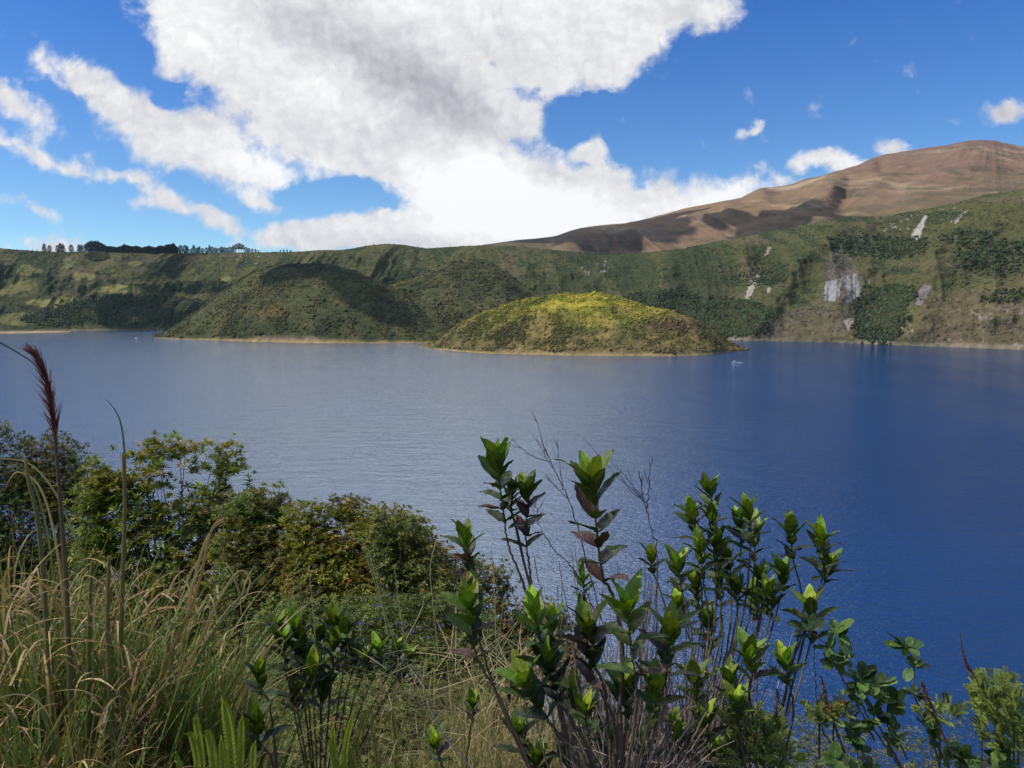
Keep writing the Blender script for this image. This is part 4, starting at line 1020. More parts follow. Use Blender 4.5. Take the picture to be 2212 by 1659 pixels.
for (a, b) in vio:
    x, y = 494 + a * .281, 1193 + b * .281
    if f0 is None: f0 = flower_proto('violet_flower', 'tiny violet flower in the low green herb patch', 'flower', 'violet flowers in the herb patch', (.10, .05, .55), 4.1, x, y)
    else: copy_thing(f0, V3(x, y, 4.1 + .1 * random.random()), random.uniform(.8, 1.35), random.uniform(0, 6))
f0 = None
for (x, y) in [(741, 1259), (912, 1277), (756, 1256), (975, 1164), (960, 1175), (620, 1085)]:
    if f0 is None: f0 = flower_proto('orange_flower', 'tiny orange flower at the rusty bush', 'flower', 'orange flowers at the rusty bush', (.75, .20, .02), 4.6 if y > 1200 else 6.2, x, y)
    else: copy_thing(f0, V3(x, y, 4.6 if y > 1200 else 6.2), random.uniform(.9, 1.5), random.uniform(0, 6))

# ------------------------------------------------------------------ leafy shrubs with broad leaves
def shoot(parent, tip, low, stem, D, Lpx, bright=1.0, young=.5, col_stem=(.10, .065, .05), rs=.0030, wide=.49, red=.08, seedaz=None):
    """branch > leaf_rosette: tip and low end of the leafy part, then the bare stem, all picture points at depth D"""
    m = D / FPX; L0 = Lpx * m * 1.16
    A = V3(*tip, D); B = V3(*low, D)
    pts = [V3(x, y, d_) for (x, y, d_) in [(p + (D,)) if len(p) == 2 else p for p in stem]][::-1] + [B, A * .75 + B * .25]
    path = smooth_path(pts, 8 * len(pts), .0012)
    mb = MB(); tube(mb, path, rs * 1.5, rs * .55, np.linspace(np.array(col_stem), np.array(col_stem) * [.6, .9, .5], len(path)), 6, .12)
    br = mb.build('branch', M_BARK, parent)
    axis = nrm(A - B); leng = np.linalg.norm(A - B)
    a0 = RNG.uniform(0, np.pi) if seedaz is None else seedaz
    s1 = nrm(np.cross(axis, [0, 1., 0])); s2 = np.cross(axis, s1)
    p, d, u, L, W, C = [], [], [], [], [], []
    i = 0; pos = -L0 * .30; step = L0 * .095
    while pos < leng or i < 3:
        f = min(1, i / 4.5)
        ang = math.radians([8, 18, 28, 38, 48, 56, 64][min(i, 6)]) + RNG.normal(0, .10)
        l = L0 * [.60, .90, 1.0, 1.0, .95, .9, .85][min(i, 6)]
        node = A - axis * (max(pos, 0) + L0 * .42)
        for sgn in (0, 1):
            az = a0 + i * math.pi / 2 + sgn * math.pi + RNG.normal(0, .22)
            out = s1 * math.cos(az) + s2 * math.sin(az)
            an = ang + RNG.normal(0, .12)
            dd = axis * math.cos(an) + out * math.sin(an)
            uu = axis * math.sin(an) - out * math.cos(an)          # upper face looks inwards and up
            p.append(node); d.append(dd); u.append(uu); ll = l * RNG.uniform(.85, 1.12); L.append(ll); W.append(ll * wide * RNG.uniform(.88, 1.12))
            yc = np.array([.145, .215, .012]) if i < 2 else np.array([.100, .155, .012])
            oc = np.array([.034, .055, .011])
            c = yc * (1 - f) + oc * f
            c = c * (bright if i > 1 else max(bright, .9)) * (1 + young * (1 - f))
            if f > .7 and RNG.uniform() < red: c = np.array([.050, .026, .017])
            C.append(c * RNG.uniform(.7, 1.35) * np.array([RNG.uniform(.8, 1.25), 1, 1]))
        i += 1; pos += step * (1 + .35 * i); 
        if i > 14: break
    mb = MB(); big_leaves(mb, np.array(p), np.array(d), np.array(u), np.array(L), np.array(W), np.array(C))
    o = mb.build('leaf_rosette', M_BIG, br, origin=parent.location)
    return br
def leafy(label, root, D, shoots, **kw):
    t = empty('leafy_shrub', tuple(V3(root[0], root[1], D)), label, 'shrub', 'broad leaved shrubs in the foreground')
    for s in shoots:
        k = dict(kw); k.update(s[5] if len(s) > 5 else {})
        shoot(t, s[0], s[1], list(s[2]) + [root], s[3] if s[3] else D, s[4], **k)
    return t
leafy('tall twin stemmed leafy shoots left of centre against the pale water', (1260, 1760), 1.95, [
    ((1070, 978), (1088, 1108), [(1094, 1160), (1112, 1215), (1140, 1290), (1190, 1460)], 1.95, 66, dict(bright=.75, young=.25, wide=.55)),
    ((1138, 1045), (1138, 1180), [(1143, 1220), (1152, 1290), (1190, 1420)], 1.98, 60, dict(bright=.65, young=0, red=.5)),
    ((1108, 1045), (1105, 1100), [(1112, 1130)], 1.99, 40, dict(bright=.7, young=0))])
leafy('leafy stem at the left of the broad leaved group with two rosettes', (1190, 1760), 2.0, [
    ((1003, 1152), (1018, 1235), [(1022, 1290), (1040, 1400), (1090, 1540)], 2.05, 58, dict(bright=.85, red=.3)),
    ((1010, 1282), (1025, 1400), [(1045, 1450), (1090, 1530)], 1.95, 78, dict(bright=1.0, young=.5, red=.35))])
leafy('tallest leafy stem in the centre with large dark lower leaves', (1350, 1760), 1.75, [
    ((1276, 1010), (1300, 1235), [(1325, 1290), (1345, 1400), (1340, 1550)], 1.7, 92, dict(bright=.72, young=.45, red=.25, rs=.0038, wide=.5, seedaz=.5))])
leafy('low broad leaved shrub in the bottom centre with bright tip leaves', (1330, 1800), 1.65, [
    ((1258, 1235), (1262, 1290), [(1265, 1330), (1280, 1420), (1310, 1520)], 1.8, 40, dict(young=.5, wide=.4)),
    ((1268, 1330), (1275, 1440), [(1300, 1500), (1330, 1580)], 1.75, 80, dict(bright=.45, young=-.3, red=.5)),
    ((1352, 1290), (1368, 1440), [(1375, 1500), (1365, 1600)], 1.65, 92, dict(bright=1.0, young=.55, red=.3, wide=.42)),
    ((1150, 1310), (1172, 1400), [(1190, 1440), (1215, 1520), (1270, 1620)], 1.75, 72, dict(bright=1.15, young=.7)),
    ((1192, 1330), (1192, 1410), [(1200, 1450), (1225, 1540)], 1.8, 56, dict(bright=1.0, young=.5)),
    ((1180, 1410), (1200, 1490), [(1225, 1540), (1280, 1640)], 1.7, 74, dict(bright=.45, young=-.4, red=.4)),
    ((1125, 1450), (1170, 1530), [(1200, 1580), (1270, 1680)], 1.7, 80, dict(bright=.75, young=.3)),
    ((1448, 1345), (1442, 1440), [(1430, 1500), (1400, 1620)], 1.7, 80, dict(bright=.85, young=.3)),
    ((1415, 1470), (1410, 1540), [(1395, 1580), (1370, 1680)], 1.65, 74, dict(bright=.8, young=.4)),
    ((1348, 1470), (1352, 1520), [(1352, 1580)], 1.85, 70, dict(bright=.4, young=0, red=.5)),
    ((1262, 1520), (1268, 1570), [(1280, 1640)], 1.85, 58, dict(bright=.7, young=.4))])
DR = [((1528, 1045), (1540, 1110), 50), ((1492, 1095), (1500, 1150), 48), ((1537, 1105), (1540, 1160), 46), ((1596, 1112), (1600, 1170), 44), ((1614, 1092), (1622, 1150), 48),
      ((1626, 1135), (1630, 1215), 52), ((1511, 1170), (1518, 1240), 54), ((1548, 1158), (1552, 1230), 50), ((1464, 1205), (1470, 1262), 50), ((1406, 1190), (1410, 1230), 42),
      ((1641, 1232), (1648, 1300), 54), ((1551, 1240), (1556, 1300), 48), ((1587, 1258), (1592, 1290), 46), ((1632, 1275), (1640, 1330), 56), ((1691, 1220), (1692, 1262), 50),
      ((1464, 1290), (1476, 1340), 46), ((1528, 1330), (1534, 1400), 52), ((1660, 1265), (1665, 1320), 48), ((1570, 1190), (1578, 1250), 48), ((1500, 1250), (1508, 1300), 44)]
leafy('many branched leafy shrub right of centre against dark blue water', (1540, 1800), 2.5, [
    (a, b, [(b[0] * .72 + 1560 * .28, b[1] * .55 + 1560 * .45), (1500 + (b[0] - 1540) * .45, 1600)], 2.5 + RNG.uniform(-.18, .18), L, dict(bright=RNG.uniform(.6, 1.1), young=RNG.uniform(.1, .7), red=.05, rs=.0032, col_stem=(.17, .12, .095))) for a, b, L in DR])
leafy('two leafy stems standing apart at the right of the leafy shrub', (1640, 1800), 2.45, [
    ((1708, 1130), (1712, 1200), [(1730, 1270), (1735, 1330), (1700, 1480)], 2.45, 52, dict(bright=.8)),
    ((1772, 1145), (1778, 1240), [(1760, 1290), (1740, 1350), (1690, 1520)], 2.4, 56, dict(bright=.9)),
    ((1795, 1205), (1785, 1250), [(1765, 1285), (1748, 1330)], 2.45, 46, dict(bright=.7)),
    ((1748, 1295), (1758, 1360), [(1745, 1410), (1720, 1500), (1670, 1620)], 2.35, 60, dict(bright=.95, rs=.0036, col_stem=(.20, .13, .09)))])
leafy('low leafy shoots at the foot of the right shrub above the feathery leaves', (1640, 1800), 2.1, [
    ((1620, 1398), (1624, 1450), [(1620, 1500), (1630, 1600)], 2.1, 64, dict(bright=.9)), ((1697, 1415), (1700, 1460), [(1712, 1560)], 2.1, 56, dict(bright=1.1, young=.6)),
    ((1575, 1455), (1580, 1500), [(1590, 1560)], 2.1, 56, dict(bright=1.1, young=.6)), ((1500, 1450), (1506, 1510), [(1520, 1600)], 2.15, 56, dict(bright=.8)),
    ((1588, 1500), (1594, 1540), [(1600, 1600)], 2.05, 50, dict(bright=1.2, young=.6))])
leafy('dark leafy seedlings left of centre in front of the herb patch', (690, 1800), 2.7, [
    (a, b, [(b[0] * .7 + 690 * .3, 1520)], 2.7 + RNG.uniform(-.1, .1), L, dict(bright=.5, young=y, red=.05, rs=.0025)) for a, b, L, y in  # leaf colour dimmed to paint the deeper shade on these low shoots
    [((636, 1345), (645, 1400), 56, .5), ((720, 1325), (722, 1375), 48, .2), ((724, 1375), (720, 1430), 50, .8), ((675, 1430), (672, 1490), 60, .5), ((817, 1390), (822, 1430), 46, .9), ((857, 1392), (858, 1420), 36, .6), ((884, 1405), (882, 1430), 38, .8), ((765, 1400), (768, 1430), 40, .1), ((690, 1360), (694, 1410), 54, .2), ((610, 1375), (618, 1430), 52, .1), ((650, 1400), (655, 1450), 58, .1), ((745, 1350), (748, 1400), 48, .2), ((700, 1470), (698, 1520), 54, .2), ((640, 1480), (642, 1530), 56, .1), ((790, 1410), (792, 1440), 40, .3), ((600, 1340), (606, 1380), 46, .2)]])
leafy('dark low leafy shrub between the straw and the right shrub', (1330, 1850), 2.15, [
    ((x, y), (x + 3, y + 46), [(x * .8 + 1330 * .2, y + 110)], 2.15 + RNG.uniform(-.1, .15), RNG.uniform(50, 66), dict(bright=RNG.uniform(.45, .8), young=RNG.uniform(.1, .5), red=.04))
    for x, y in [(1120, 1560), (1225, 1590), (1310, 1585), (1395, 1600), (1460, 1560), (1520, 1540), (1240, 1480), (1475, 1620), (1160, 1620), (1545, 1610)]])
leafy('dark leafy seedling beside the bright fern', (610, 1800), 2.2, [((561, 1450), (565, 1490), [(585, 1540)], 2.2, 60, dict(bright=.45, young=.2, red=0)), ((553, 1545), (560, 1600), [(590, 1650)], 2.1, 72, dict(bright=.4, young=.1, red=0))])
leafy('small leafy seedling with a red leaf in the straw', (1000, 1800), 2.0, [((938, 1590), (946, 1625), [(965, 1680)], 2.0, 50, dict(bright=.8, red=.3)), ((1020, 1510), (1022, 1545), [(1010, 1620)], 2.2, 34, dict(bright=.9, red=.8))])

# ------------------------------------------------------------------ bare stems
def twiggy(mb, pts, D, r, col, depth=2, nb=5):
    P = smooth_path([V3(x, y, D) for x, y in pts], 9 * len(pts), .0016)
    tube(mb, P, r, r * .35, col, 5, .15)
    def grow(P, r, dep):
        n = len(P)
        for _ in range(nb):
            i = int(RNG.uniform(.35, .95) * (n - 1)); t = nrm(P[min(i + 1, n - 1)] - P[max(i - 1, 0)])
            L = np.linalg.norm(P[-1] - P[0]) * RNG.uniform(.12, .3)
            d = nrm(t + RNG.normal(0, .55, 3) * [1, .5, 1] + [0, 0, .25])
            Q = smooth_path([P[i], P[i] + d * L * .5 + RNG.normal(0, L * .05, 3), P[i] + d * L + [0, 0, L * .15]], 8, .0008)
            tube(mb, Q, r * .55, r * .22, col, 4)
            if dep > 1: grow(Q, r * .6, dep - 1)
    grow(P, r, depth)
def bare(label, lst, D, r=.0022, col=(.045, .032, .035), depth=2, nb=4):
    mb = MB()
    for pts in lst: twiggy(mb, pts, D, r, col, depth, nb)
    return tag(mb.build('bare_twig', M_BARK, origin=V3(*lst[0][0], D)), label, 'twig', 'bare twigs standing against the water')
bare('bare dark twig leaning left behind the tallest leafy stem', [[(1300, 1340), (1242, 1120), (1210, 1040), (1190, 1000), (1177, 968)]], 2.3, nb=5)
bare('forked bare twig standing tall between the tallest stem and the right shrub', [[(1415, 1560), (1420, 1214), (1408, 1152), (1392, 1085), (1360, 1040), (1332, 1003)], [(1396, 1100), (1402, 1062), (1404, 1020), (1411, 989)], [(1390, 1080), (1384, 1040), (1378, 1015)]], 2.3, depth=1, nb=3)
bare('thin bare twig curving down right of the twin leafy shoots', [[(1290, 1330), (1240, 1230), (1195, 1185), (1165, 1130), (1156, 1075)]], 2.3, depth=1)
bare('pale curved twig crossing the straw at the bottom', [[(1020, 1659), (960, 1590), (925, 1520), (905, 1450)]], 1.9, .0035, (.30, .25, .20), 1, 2)
def dead_shrub(label, cx0, n, x0, x1, ytop, D, cols, r=.003):
    t = MB()
    for _ in range(n):
        x = RNG.uniform(x0, x1); y = RNG.uniform(*ytop); d_ = D + RNG.uniform(-.3, .3)
        bx = cx0 + (x - cx0) * RNG.uniform(.2, .5) + RNG.normal(0, 20)
        mx = bx * .45 + x * .55 + RNG.normal(0, 14)
        c = np.array(cols[RNG.integers(len(cols))]) * RNG.uniform(.7, 1.3)
        P = smooth_path([V3(bx, 1760, d_), V3(mx, 1760 * .45 + y * .55, d_), V3(x, y, d_)], 14, .0018)
        tube(t, P, r * RNG.uniform(.5, 1.2), r * .35, c, 5, .15)
        for _ in range(3):
            i = int(RNG.uniform(.3, .9) * 13); q = P[i]; dr = nrm(P[-1] - P[0] + RNG.normal(0, .25, 3)); l = RNG.uniform(.04, .13)
            tube(t, smooth_path([q, q + dr * l * .5 + RNG.normal(0, .006, 3), q + dr * l], 5), r * .4, r * .18, c, 4)
    return tag(t.build('dead_shrub', M_BARK, origin=V3(cx0, 1760, D)), label, 'dead shrub', 'leafless brown shrubs among the leafy ones')
BRN = [(.13, .095, .075), (.20, .15, .12), (.085, .062, .055), (.28, .22, .17)]
dead_shrub('leafless brown shrub fanning out below the tallest leafy stem', 1320, 75, 1130, 1440, (1180, 1500), 2.3, BRN)
dead_shrub('leafless grey brown shrub below the right leafy shrub', 1500, 75, 1380, 1680, (1290, 1560), 2.4, BRN)
dead_shrub('low tangle of brown stems in the bottom centre', 1330, 60, 1180, 1560, (1440, 1640), 1.95, BRN, .0038)

# ------------------------------------------------------------------ right side: round leaved, feathery, spikes
def round_shrub():
    D = 2.3; t = empty('round_leaved_shrub', tuple(V3(1950, 1760, D)), 'thorny shrub with small round leaves at the bottom right', 'shrub')
    for ends in [[(1811, 1372), (1828, 1420), (1850, 1480), (1880, 1560), (1960, 1680)], [(1957, 1396), (1975, 1440), (1975, 1500), (2010, 1580), (2040, 1700)], [(1750, 1362), (1790, 1400), (1800, 1430), (1840, 1500), (1890, 1600)],
                 [(1928, 1520), (1925, 1560), (1960, 1640)], [(1861, 1470), (1870, 1500), (1905, 1580), (1950, 1660)], [(1800, 1640), (1830, 1670), (1880, 1720)], [(1838, 1575), (1860, 1620), (1900, 1700)], [(1996, 1560), (2020, 1600), (2060, 1680)], [(2076, 1630), (2090, 1680)], [(1895, 1480), (1905, 1540), (1940, 1620)], [(2160, 1620), (2150, 1690)]]:
        P = smooth_path([V3(x, y, D) for x, y in ends], 8 * len(ends), .001)
        mb = MB(); tube(mb, P, .0012, .0034, (.12, .085, .07), 6, .1); br = mb.build('branch', M_BARK, t)
        n = 30; idx = np.array([0] * 9 + [int(.25 * len(P))] * 8 + [int(.5 * len(P))] * 7 + [int(.75 * len(P))] * 6)
        d = RNG.normal(0, 1, (n, 3)) + [0, -.2, .55]; mb = MB()
        L = RNG.uniform(.030, .062, n) * np.where(idx == 0, 1.15, .85)
        c = gcol(n, [(.075, .13, .028), (.05, .10, .025), (.11, .17, .035), (.035, .06, .02)], [.4, .3, .15, .15])
        big_leaves(mb, P[idx] + RNG.normal(0, .004, (n, 3)), d, nrm(np.array([[0, -.4, 1.]]) + RNG.normal(0, .3, (n, 3))), L, L * .62, c, round_=True, fold=.12)
        mb.build('leaves', M_BIG, br, origin=t.location)
round_shrub()
def feathery(label, regions, D):
    c = V3(regions[0][0], 1760, D); t = empty('feathery_shrub', tuple(c), label, 'shrub', 'shrubs with feathery leaves at the bottom right')
    mb = MB(); br = MB()
    for (x, y, rx, ry, n) in regions:
        a = RNG.uniform(0, 6.28, n); r = np.sqrt(RNG.uniform(0, 1, n))
        Pp = pixs(x + np.cos(a) * r * rx, y + np.sin(a) * r * ry, D + RNG.uniform(-.15, .15, n))
        hub = V3(x, y + ry * 1.3, D)
        tube(br, smooth_path([V3(x, 1760, D), hub, V3(x, y, D)], 8), .004, .0018, (.09, .08, .04), 5)
        for p in Pp:
            d = nrm(p - hub + RNG.normal(0, .03, 3) + [0, -.02, .04]); l = RNG.uniform(.045, .075); m = 9
            k = np.linspace(.1, 1, m); ax = p + d * l * k[:, None] - np.array([0, 0, 1.]) * (l * .25 * k ** 2)[:, None]
            s = nrm(np.cross(d, [0, -.6, 1.]))
            cc = np.tile([np.array([.16, .20, .028]) * RNG.uniform(.5, 1.25)], (m, 1))
            for sg in (-1, 1):
                leaves(mb, ax, np.tile([s * sg + d * .45], (m, 1)), np.full(m, .017) * (1.1 - .5 * k), np.full(m, .0062), cc, up=np.tile([[0, -.5, 1.]], (m, 1)))
        tube(br, smooth_path([hub, V3(x, y, D)], 3), .0015, .001, (.1, .1, .04), 4)
    mb.build('feathery_leaves', M_LEAF, t, smooth=False); br.build('branches', M_BARK, t)
feathery('feathery yellow green shrub below the right leafy shrub', [(1600, 1560, 42, 32, 60), (1650, 1580, 40, 30, 50), (1620, 1620, 55, 30, 70), (1680, 1640, 40, 24, 40), (1570, 1640, 30, 25, 25)], 2.2)
feathery('small feathery tuft round the tilted brown spikes', [(1800, 1550, 36, 20, 45), (1770, 1540, 22, 14, 16)], 2.4)
feathery('large feathery shrub in the bottom right corner', [(2150, 1500, 48, 32, 80), (2190, 1540, 50, 40, 90), (2120, 1530, 30, 20, 30), (2150, 1580, 40, 20, 30), (2200, 1600, 50, 30, 50), (2030, 1540, 40, 20, 30)], 2.3)
def spike(label, pts, w, D, col, bare_top=0):
    P = smooth_path([V3(x, y, D) for x, y in pts], 30)
    t = empty('flower_spike', tuple(P[-1]), label, 'flower spike', 'brown withered flower spikes at the bottom right')
    mb = MB(); tube(mb, P, .0018, .0034, (.10, .06, .045), 6); mb.build('stem', M_BARK, t)
    n = 420; i = RNG.integers(int(bare_top * 29), 24, n); k = np.sin(np.clip((i - bare_top * 29) / (24 - bare_top * 29), .04, .96) * np.pi) ** .5
    d = nrm(RNG.normal(0, 1, (n, 3)) + [0, 0, -.1]); wm = w * D / FPX
    mb = MB(); leaves(mb, P[i] + RNG.normal(0, .001, (n, 3)), d + np.array([0, 0, .35]), k * wm * RNG.uniform(.6, 1.1, n), np.full(n, .0026), gcol(n, [col, tuple(np.array(col) * .5), tuple(np.array(col) * 1.6)], [.45, .35, .2]))
    mb.build('spike', M_LEAF, t, smooth=False)
SPK = (.16, .075, .045)
spike('narrow brown spike hanging below a thin stem in front of the water', [(1774, 1462), (1780, 1490), (1786, 1520), (1800, 1560), (1830, 1640)], 9, 2.35, SPK)
spike('thickest brown spike in front of the round leaved branch', [(1990, 1474), (2000, 1500), (2012, 1535), (2026, 1562), (2060, 1640)], 15, 2.2, SPK)
spike('tall thin spike with a bare tip near the right edge', [(2074, 1368), (2078, 1400), (2090, 1440), (2112, 1470), (2140, 1510)], 8, 2.3, (.13, .05, .045), .22)
spike('pale tipped spike below the right leafy shrub', [(1678, 1490), (1680, 1515), (1676, 1550), (1668, 1580), (1665, 1640)], 12, 2.15, (.20, .13, .12))
spike('short golden spike lying on the feathery tuft', [(1832, 1515), (1815, 1518), (1800, 1524), (1795, 1535), (1800, 1560)], 9, 2.3, (.24, .14, .04))
bare('thin dark stem curving down past the grey green bush', [[(1860, 1659), (1800, 1610), (1770, 1560), (1762, 1480), (1757, 1372)]], 2.4, .0026, (.05, .04, .04), 1, 0)

# ------------------------------------------------------------------ trees along the left rim
def tree_proto(kind):
    t = empty('rim_tree', (0, 0, 0), 'x', 'tree', 'trees along the left crater rim')
    mb = MB(); tube(mb, smooth_path([(0, 0, -3), (.4, .2, 6), (0, 0, 17)], 8), .55, .12, (.05, .04, .035), 6)
    if kind == 2:
        for k in range(7):
            a = k * 2.4; z = 7 + k * 1.2; tube(mb, [(0, 0, z), (math.cos(a) * 1.6, math.sin(a) * 1.6, z + 3)], .18, .06, (.06, .05, .04), 4)
    mb.build('trunk', M_BARK, t)
    mb = MB(); n = {0: 900, 1: 1000, 2: 380, 3: 1300}[kind]
    z = RNG.uniform(0, 1, n); a = RNG.uniform(0, 6.28, n)
    if kind == 0: r = (1 - z) ** .7 * 3.2 + .3; zz = .5 + z * 18.5
    elif kind == 1: r = np.sin(np.pi * np.clip(z * .9 + .08, 0, 1)) ** .6 * 3.6; zz = .5 + z * 18
    elif kind == 2: r = np.sin(np.pi * z) ** .8 * 2.4; zz = 8 + z * 12
    else: r = np.sin(np.pi * np.clip(z * .75 + .22, 0, 1)) ** .5 * 6.0; zz = 1 + z * 17
    lobes = 1 + .35 * np.sin(a * 3 + z * 9) + .2 * np.sin(a * 5 - z * 14)
    r = r * lobes * RNG.uniform(.45, 1, n) ** .5
    P = np.stack([np.cos(a) * r, np.sin(a) * r, zz + RNG.normal(0, .5, n)], -1)
    d = nrm(P * [1, 1, 0] + RNG.normal(0, 1.2, (n, 3)))
    leaves(mb, P, d, RNG.uniform(.9, 1.9, n), RNG.uniform(.6, 1.2, n), np.tile([[.012, .022, .020]], (n, 1)) * RNG.uniform(.5, 1.9, (n, 1)))
    mb.build('crown', M_TREE, t, smooth=False)
    return t
protos = {}
TL = []     # px, top py, kind, label
L0 = 'dark tree in the unbroken row along the left crater rim'
for x, y, k, lb in [(96, 527, 0, 'leftmost single dark tree on the rim skyline'), (107.5, 530, 1, 'small dark tree just right of the leftmost one'), (125, 530, 1, 'left tree of the small rim group of three'), (131, 526, 0, 'middle tree of the small rim group of three'), (137, 528, 0, 'right tree of the small rim group of three'),
                 (154, 529, 1, 'rounded lone tree between two small rim groups'), (171, 529, 0, 'left tree of the rim pair before the big clump'), (177, 529, 0, 'right tree of the rim pair before the big clump')]: TL.append((x, y, k, lb))
for x, y in [(190, 527), (196, 523), (202, 521), (209, 521), (215, 524), (221, 527), (226, 530)]: TL.append((x, y, 3, 'tall dark tree in the densest clump on the left rim'))
x = 231
while x < 384:
    y = 533 + 1.5 * math.sin(x * .23) - (3 if 268 < x < 285 else 0) - (5 if 360 < x < 378 else 0) + random.uniform(-1, 1)
    TL.append((x, y, random.choice([0, 1, 1, 3]), L0)); x += random.uniform(1.8, 3.0)
for x, y, k in [(391, 530, 1), (400, 530, 1), (405, 532, 0), (413, 537, 1), (419, 530, 0), (426, 535, 1), (431, 533, 0), (438, 536, 1), (446, 535, 1), (453, 531, 0), (459, 533, 1), (466, 535, 1), (473, 536, 3), (479, 533, 1), (485, 534, 1), (491, 535, 1), (497, 533, 1), (504, 531, 0)]:
    TL.append((x, y, k, 'dark tree in the thinning row right of the unbroken one'))
for x, y in [(510, 529), (516, 527), (521, 528), (526, 530)]: TL.append((x, y, 2, 'sparse tall tree with a see-through crown on the rim'))
for x, y, k in [(532, 534, 1), (538, 536, 1), (545, 537, 1), (552, 538, 1), (558, 540, 1), (606, 540, 1), (613, 539, 1), (620, 539, 1), (628, 540, 1), (60, 539, 1), (70, 539, 1), (80, 539, 1)]:
    TL.append((x, y, k, 'low dark bushy tree on the rim skyline'))
for (x, y, k, lb) in TL:
    D = float(rimD(x)) + random.uniform(0, 50)
    gb = float(rim(x)); base = np.array(pix(x, gb, D)); base[2] -= 2
    h = (gb - y) / FPX * D + 2; sc = max(h, 5) / 19.0
    if k == 3: sc *= 1.02
    if k not in protos:
        t = tree_proto(k); t.location = base; t.scale = (sc * 1.3, sc * 1.3, sc); t['label'] = lb; protos[k] = t
    else: c_ = copy_thing(protos[k], base, sc, random.uniform(0, 6.28), lb); c_.scale = (sc * 1.3, sc * 1.3, sc)

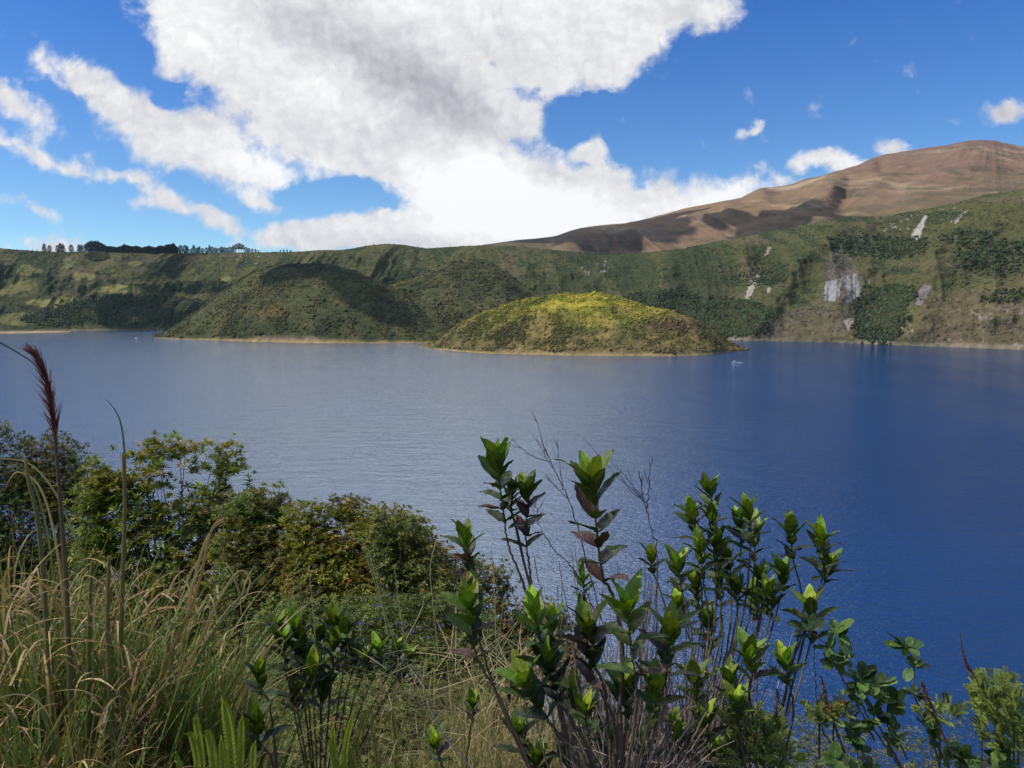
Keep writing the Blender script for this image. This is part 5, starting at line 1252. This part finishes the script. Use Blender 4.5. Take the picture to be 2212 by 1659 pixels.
# ------------------------------------------------------------------ boats
def boat(label, px, py, L, heading, wake):
    D = float(water_D(py)); p = np.array(pix(px, py, D)); p[2] = 0
    t = empty('motor_boat', tuple(p), label, 'boat', 'white boats on the lake'); ch, sh = math.cos(heading), math.sin(heading)
    def W(v): v = np.array(v, float); return np.stack([v[:, 0] * ch - v[:, 1] * sh, v[:, 0] * sh + v[:, 1] * ch, v[:, 2]], -1) * L / 9 + p
    def box(mb, x0, x1, y0, y1, z0, z1, c, tx=0):
        v = [(x0, y0, z0), (x1, y0, z0), (x1, y1, z0), (x0, y1, z0), (x0 + tx, y0 * .9, z1), (x1 - tx, y0 * .9, z1), (x1 - tx, y1 * .9, z1), (x0 + tx, y1 * .9, z1)]
        mb.add(W(v), [(0, 3, 2, 1), (4, 5, 6, 7), (0, 1, 5, 4), (1, 2, 6, 5), (2, 3, 7, 6), (3, 0, 4, 7)], c)
    mb = MB(); rows = []
    for x, w, zt in [(-4.5, 1.2, 1.0), (-3, 1.35, 1.0), (0, 1.4, 1.05), (2.2, 1.15, 1.2), (3.7, .6, 1.4), (4.6, .03, 1.6)]:
        rows.append([(x, -w, zt), (x, -w * .8, .2), (x, 0, -.4), (x, w * .8, .2), (x, w, zt)])
    R_ = np.array(rows); mb.add(W(R_.reshape(-1, 3)), grid_faces(6, 5), (.8, .8, .82))
    dk = np.array([[(r[0][0], r[0][1] * .96, r[0][2] - .12), (r[0][0], r[4][1] * .96, r[0][2] - .12)] for r in rows]); mb.add(W(dk.reshape(-1, 3)), grid_faces(6, 2), (.55, .5, .45))
    mb.add(W(rows[0]), [(0, 1, 2, 3, 4)], (.75, .75, .78)); mb.build('hull', M_PAINT, t, smooth=False)
    mb = MB(); box(mb, -2.6, 1.6, -1.05, 1.05, .95, 2.1, (.16, .10, .09), .1); mb.build('cabin', M_PAINT, t, smooth=False)
    mb = MB(); box(mb, -3.0, 1.9, -1.3, 1.3, 2.5, 2.68, (.85, .85, .88)); 
    for x in (-2.7, 1.5):
        for y in (-1.1, 1.1): box(mb, x - .05, x + .05, y - .05, y + .05, 1, 2.5, (.8, .8, .8))
    mb.build('canopy', M_PAINT, t, smooth=False)
    mb = MB(); box(mb, .2, 1.5, -.8, .8, 2.9, 3.6, (.85, .85, .9), .2); box(mb, .3, .5, -.1, .1, 2.68, 2.9, (.6, .6, .6)); mb.build('roof_rack', M_PAINT, t, smooth=False)
    if wake:
        mb = MB(); n = 110; V, F = ICO1
        k = RNG.uniform(0, 1, n) ** 1.6; s = -4.0 - k * wake; w = (.5 + k * 1.6) * RNG.choice([-1, 1], n) * RNG.uniform(.5, 1, n)
        P = W(np.stack([s, w, np.full(n, .1)], -1)); r = RNG.uniform(.35, .9, n) * (1 - .6 * k) * L / 9
        bow = W(np.stack([RNG.uniform(-3, 4.2, 30), RNG.choice([-1.5, 1.5], 30), np.full(30, .1)], -1))
        lumps(mb, np.concatenate([P, bow]), np.concatenate([r, np.full(30, .35)]), np.tile([[.75, .85, .9]], (n + 30, 1)), flat=.25)
        tag(mb.build('wake', M_FOAM), 'white foam wake trailing right behind the nearer boat' if px > 1000 else 'short pale wake of the distant boat', 'wake', kind='stuff')
boat('white motor boat with a canopy trailing foam right of the front island', 1586, 783, 8.2, math.pi + .12, 13)
boat('small distant white boat left of the steep island', 294, 730, 7, 0.25, 3)

# ------------------------------------------------------------------ pale boulders at the far shore
for px, py, r, lb in [(197.5, 711.5, 4.6, 'left one of two pale boulders on the far left shore'), (209, 710.5, 4.0, 'right one of two pale boulders on the far left shore'), (561, 558, 4.2, 'pale boulder below the rim behind the left island')]:
    D = float(water_D(713.3)) if py > 600 else 3010
    p = np.array(pix(px, py, D)); 
    if py < 600: p = surf(cP, cX, cPY, px, py) + np.array([0, -6, 3])
    V, F = ICO3; n = fbm(V[:, 0] * 1.5 + px, V[:, 1] * 1.5, V[:, 2] * 1.5 + 9, oct=3, seed=6)
    mb = MB(); mb.add(V * (.6 + .7 * n)[:, None] * np.array([r * (1.7 if px < 200 else 1), r, r * .9]) + p, F, (.42, .34, .28))
    tag(mb.build('boulder', M_TERR, origin=p), lb, 'boulder', 'pale boulders at the far shore')
# ------------------------------------------------------------------ thin mountain air
def haze():
    m = bpy.data.materials.new('thin_blue_air'); m.use_nodes = True; t = NT(m.node_tree); t.n.clear()
    out = t.new('ShaderNodeOutputMaterial'); v = t.new('ShaderNodeVolumePrincipled')
    v.inputs['Color'].default_value = (.62, .80, 1.0, 1); v.inputs['Density'].default_value = HAZE; v.inputs['Anisotropy'].default_value = 0.2
    t.l.new(v.outputs[0], out.inputs['Volume'])
    mb = MB(); x, y0, y1, z0, z1 = 11500, -3500, 11500, -120, 1470
    mb.add([(-x, y0, z0), (x, y0, z0), (x, y1, z0), (-x, y1, z0), (-x, y0, z1), (x, y0, z1), (x, y1, z1), (-x, y1, z1)],
           [(0, 3, 2, 1), (4, 5, 6, 7), (0, 1, 5, 4), (1, 2, 6, 5), (2, 3, 7, 6), (3, 0, 4, 7)], (1, 1, 1))
    tag(mb.build('haze', m, smooth=False), kind='stuff')
HAZE = 1.2e-5
haze()
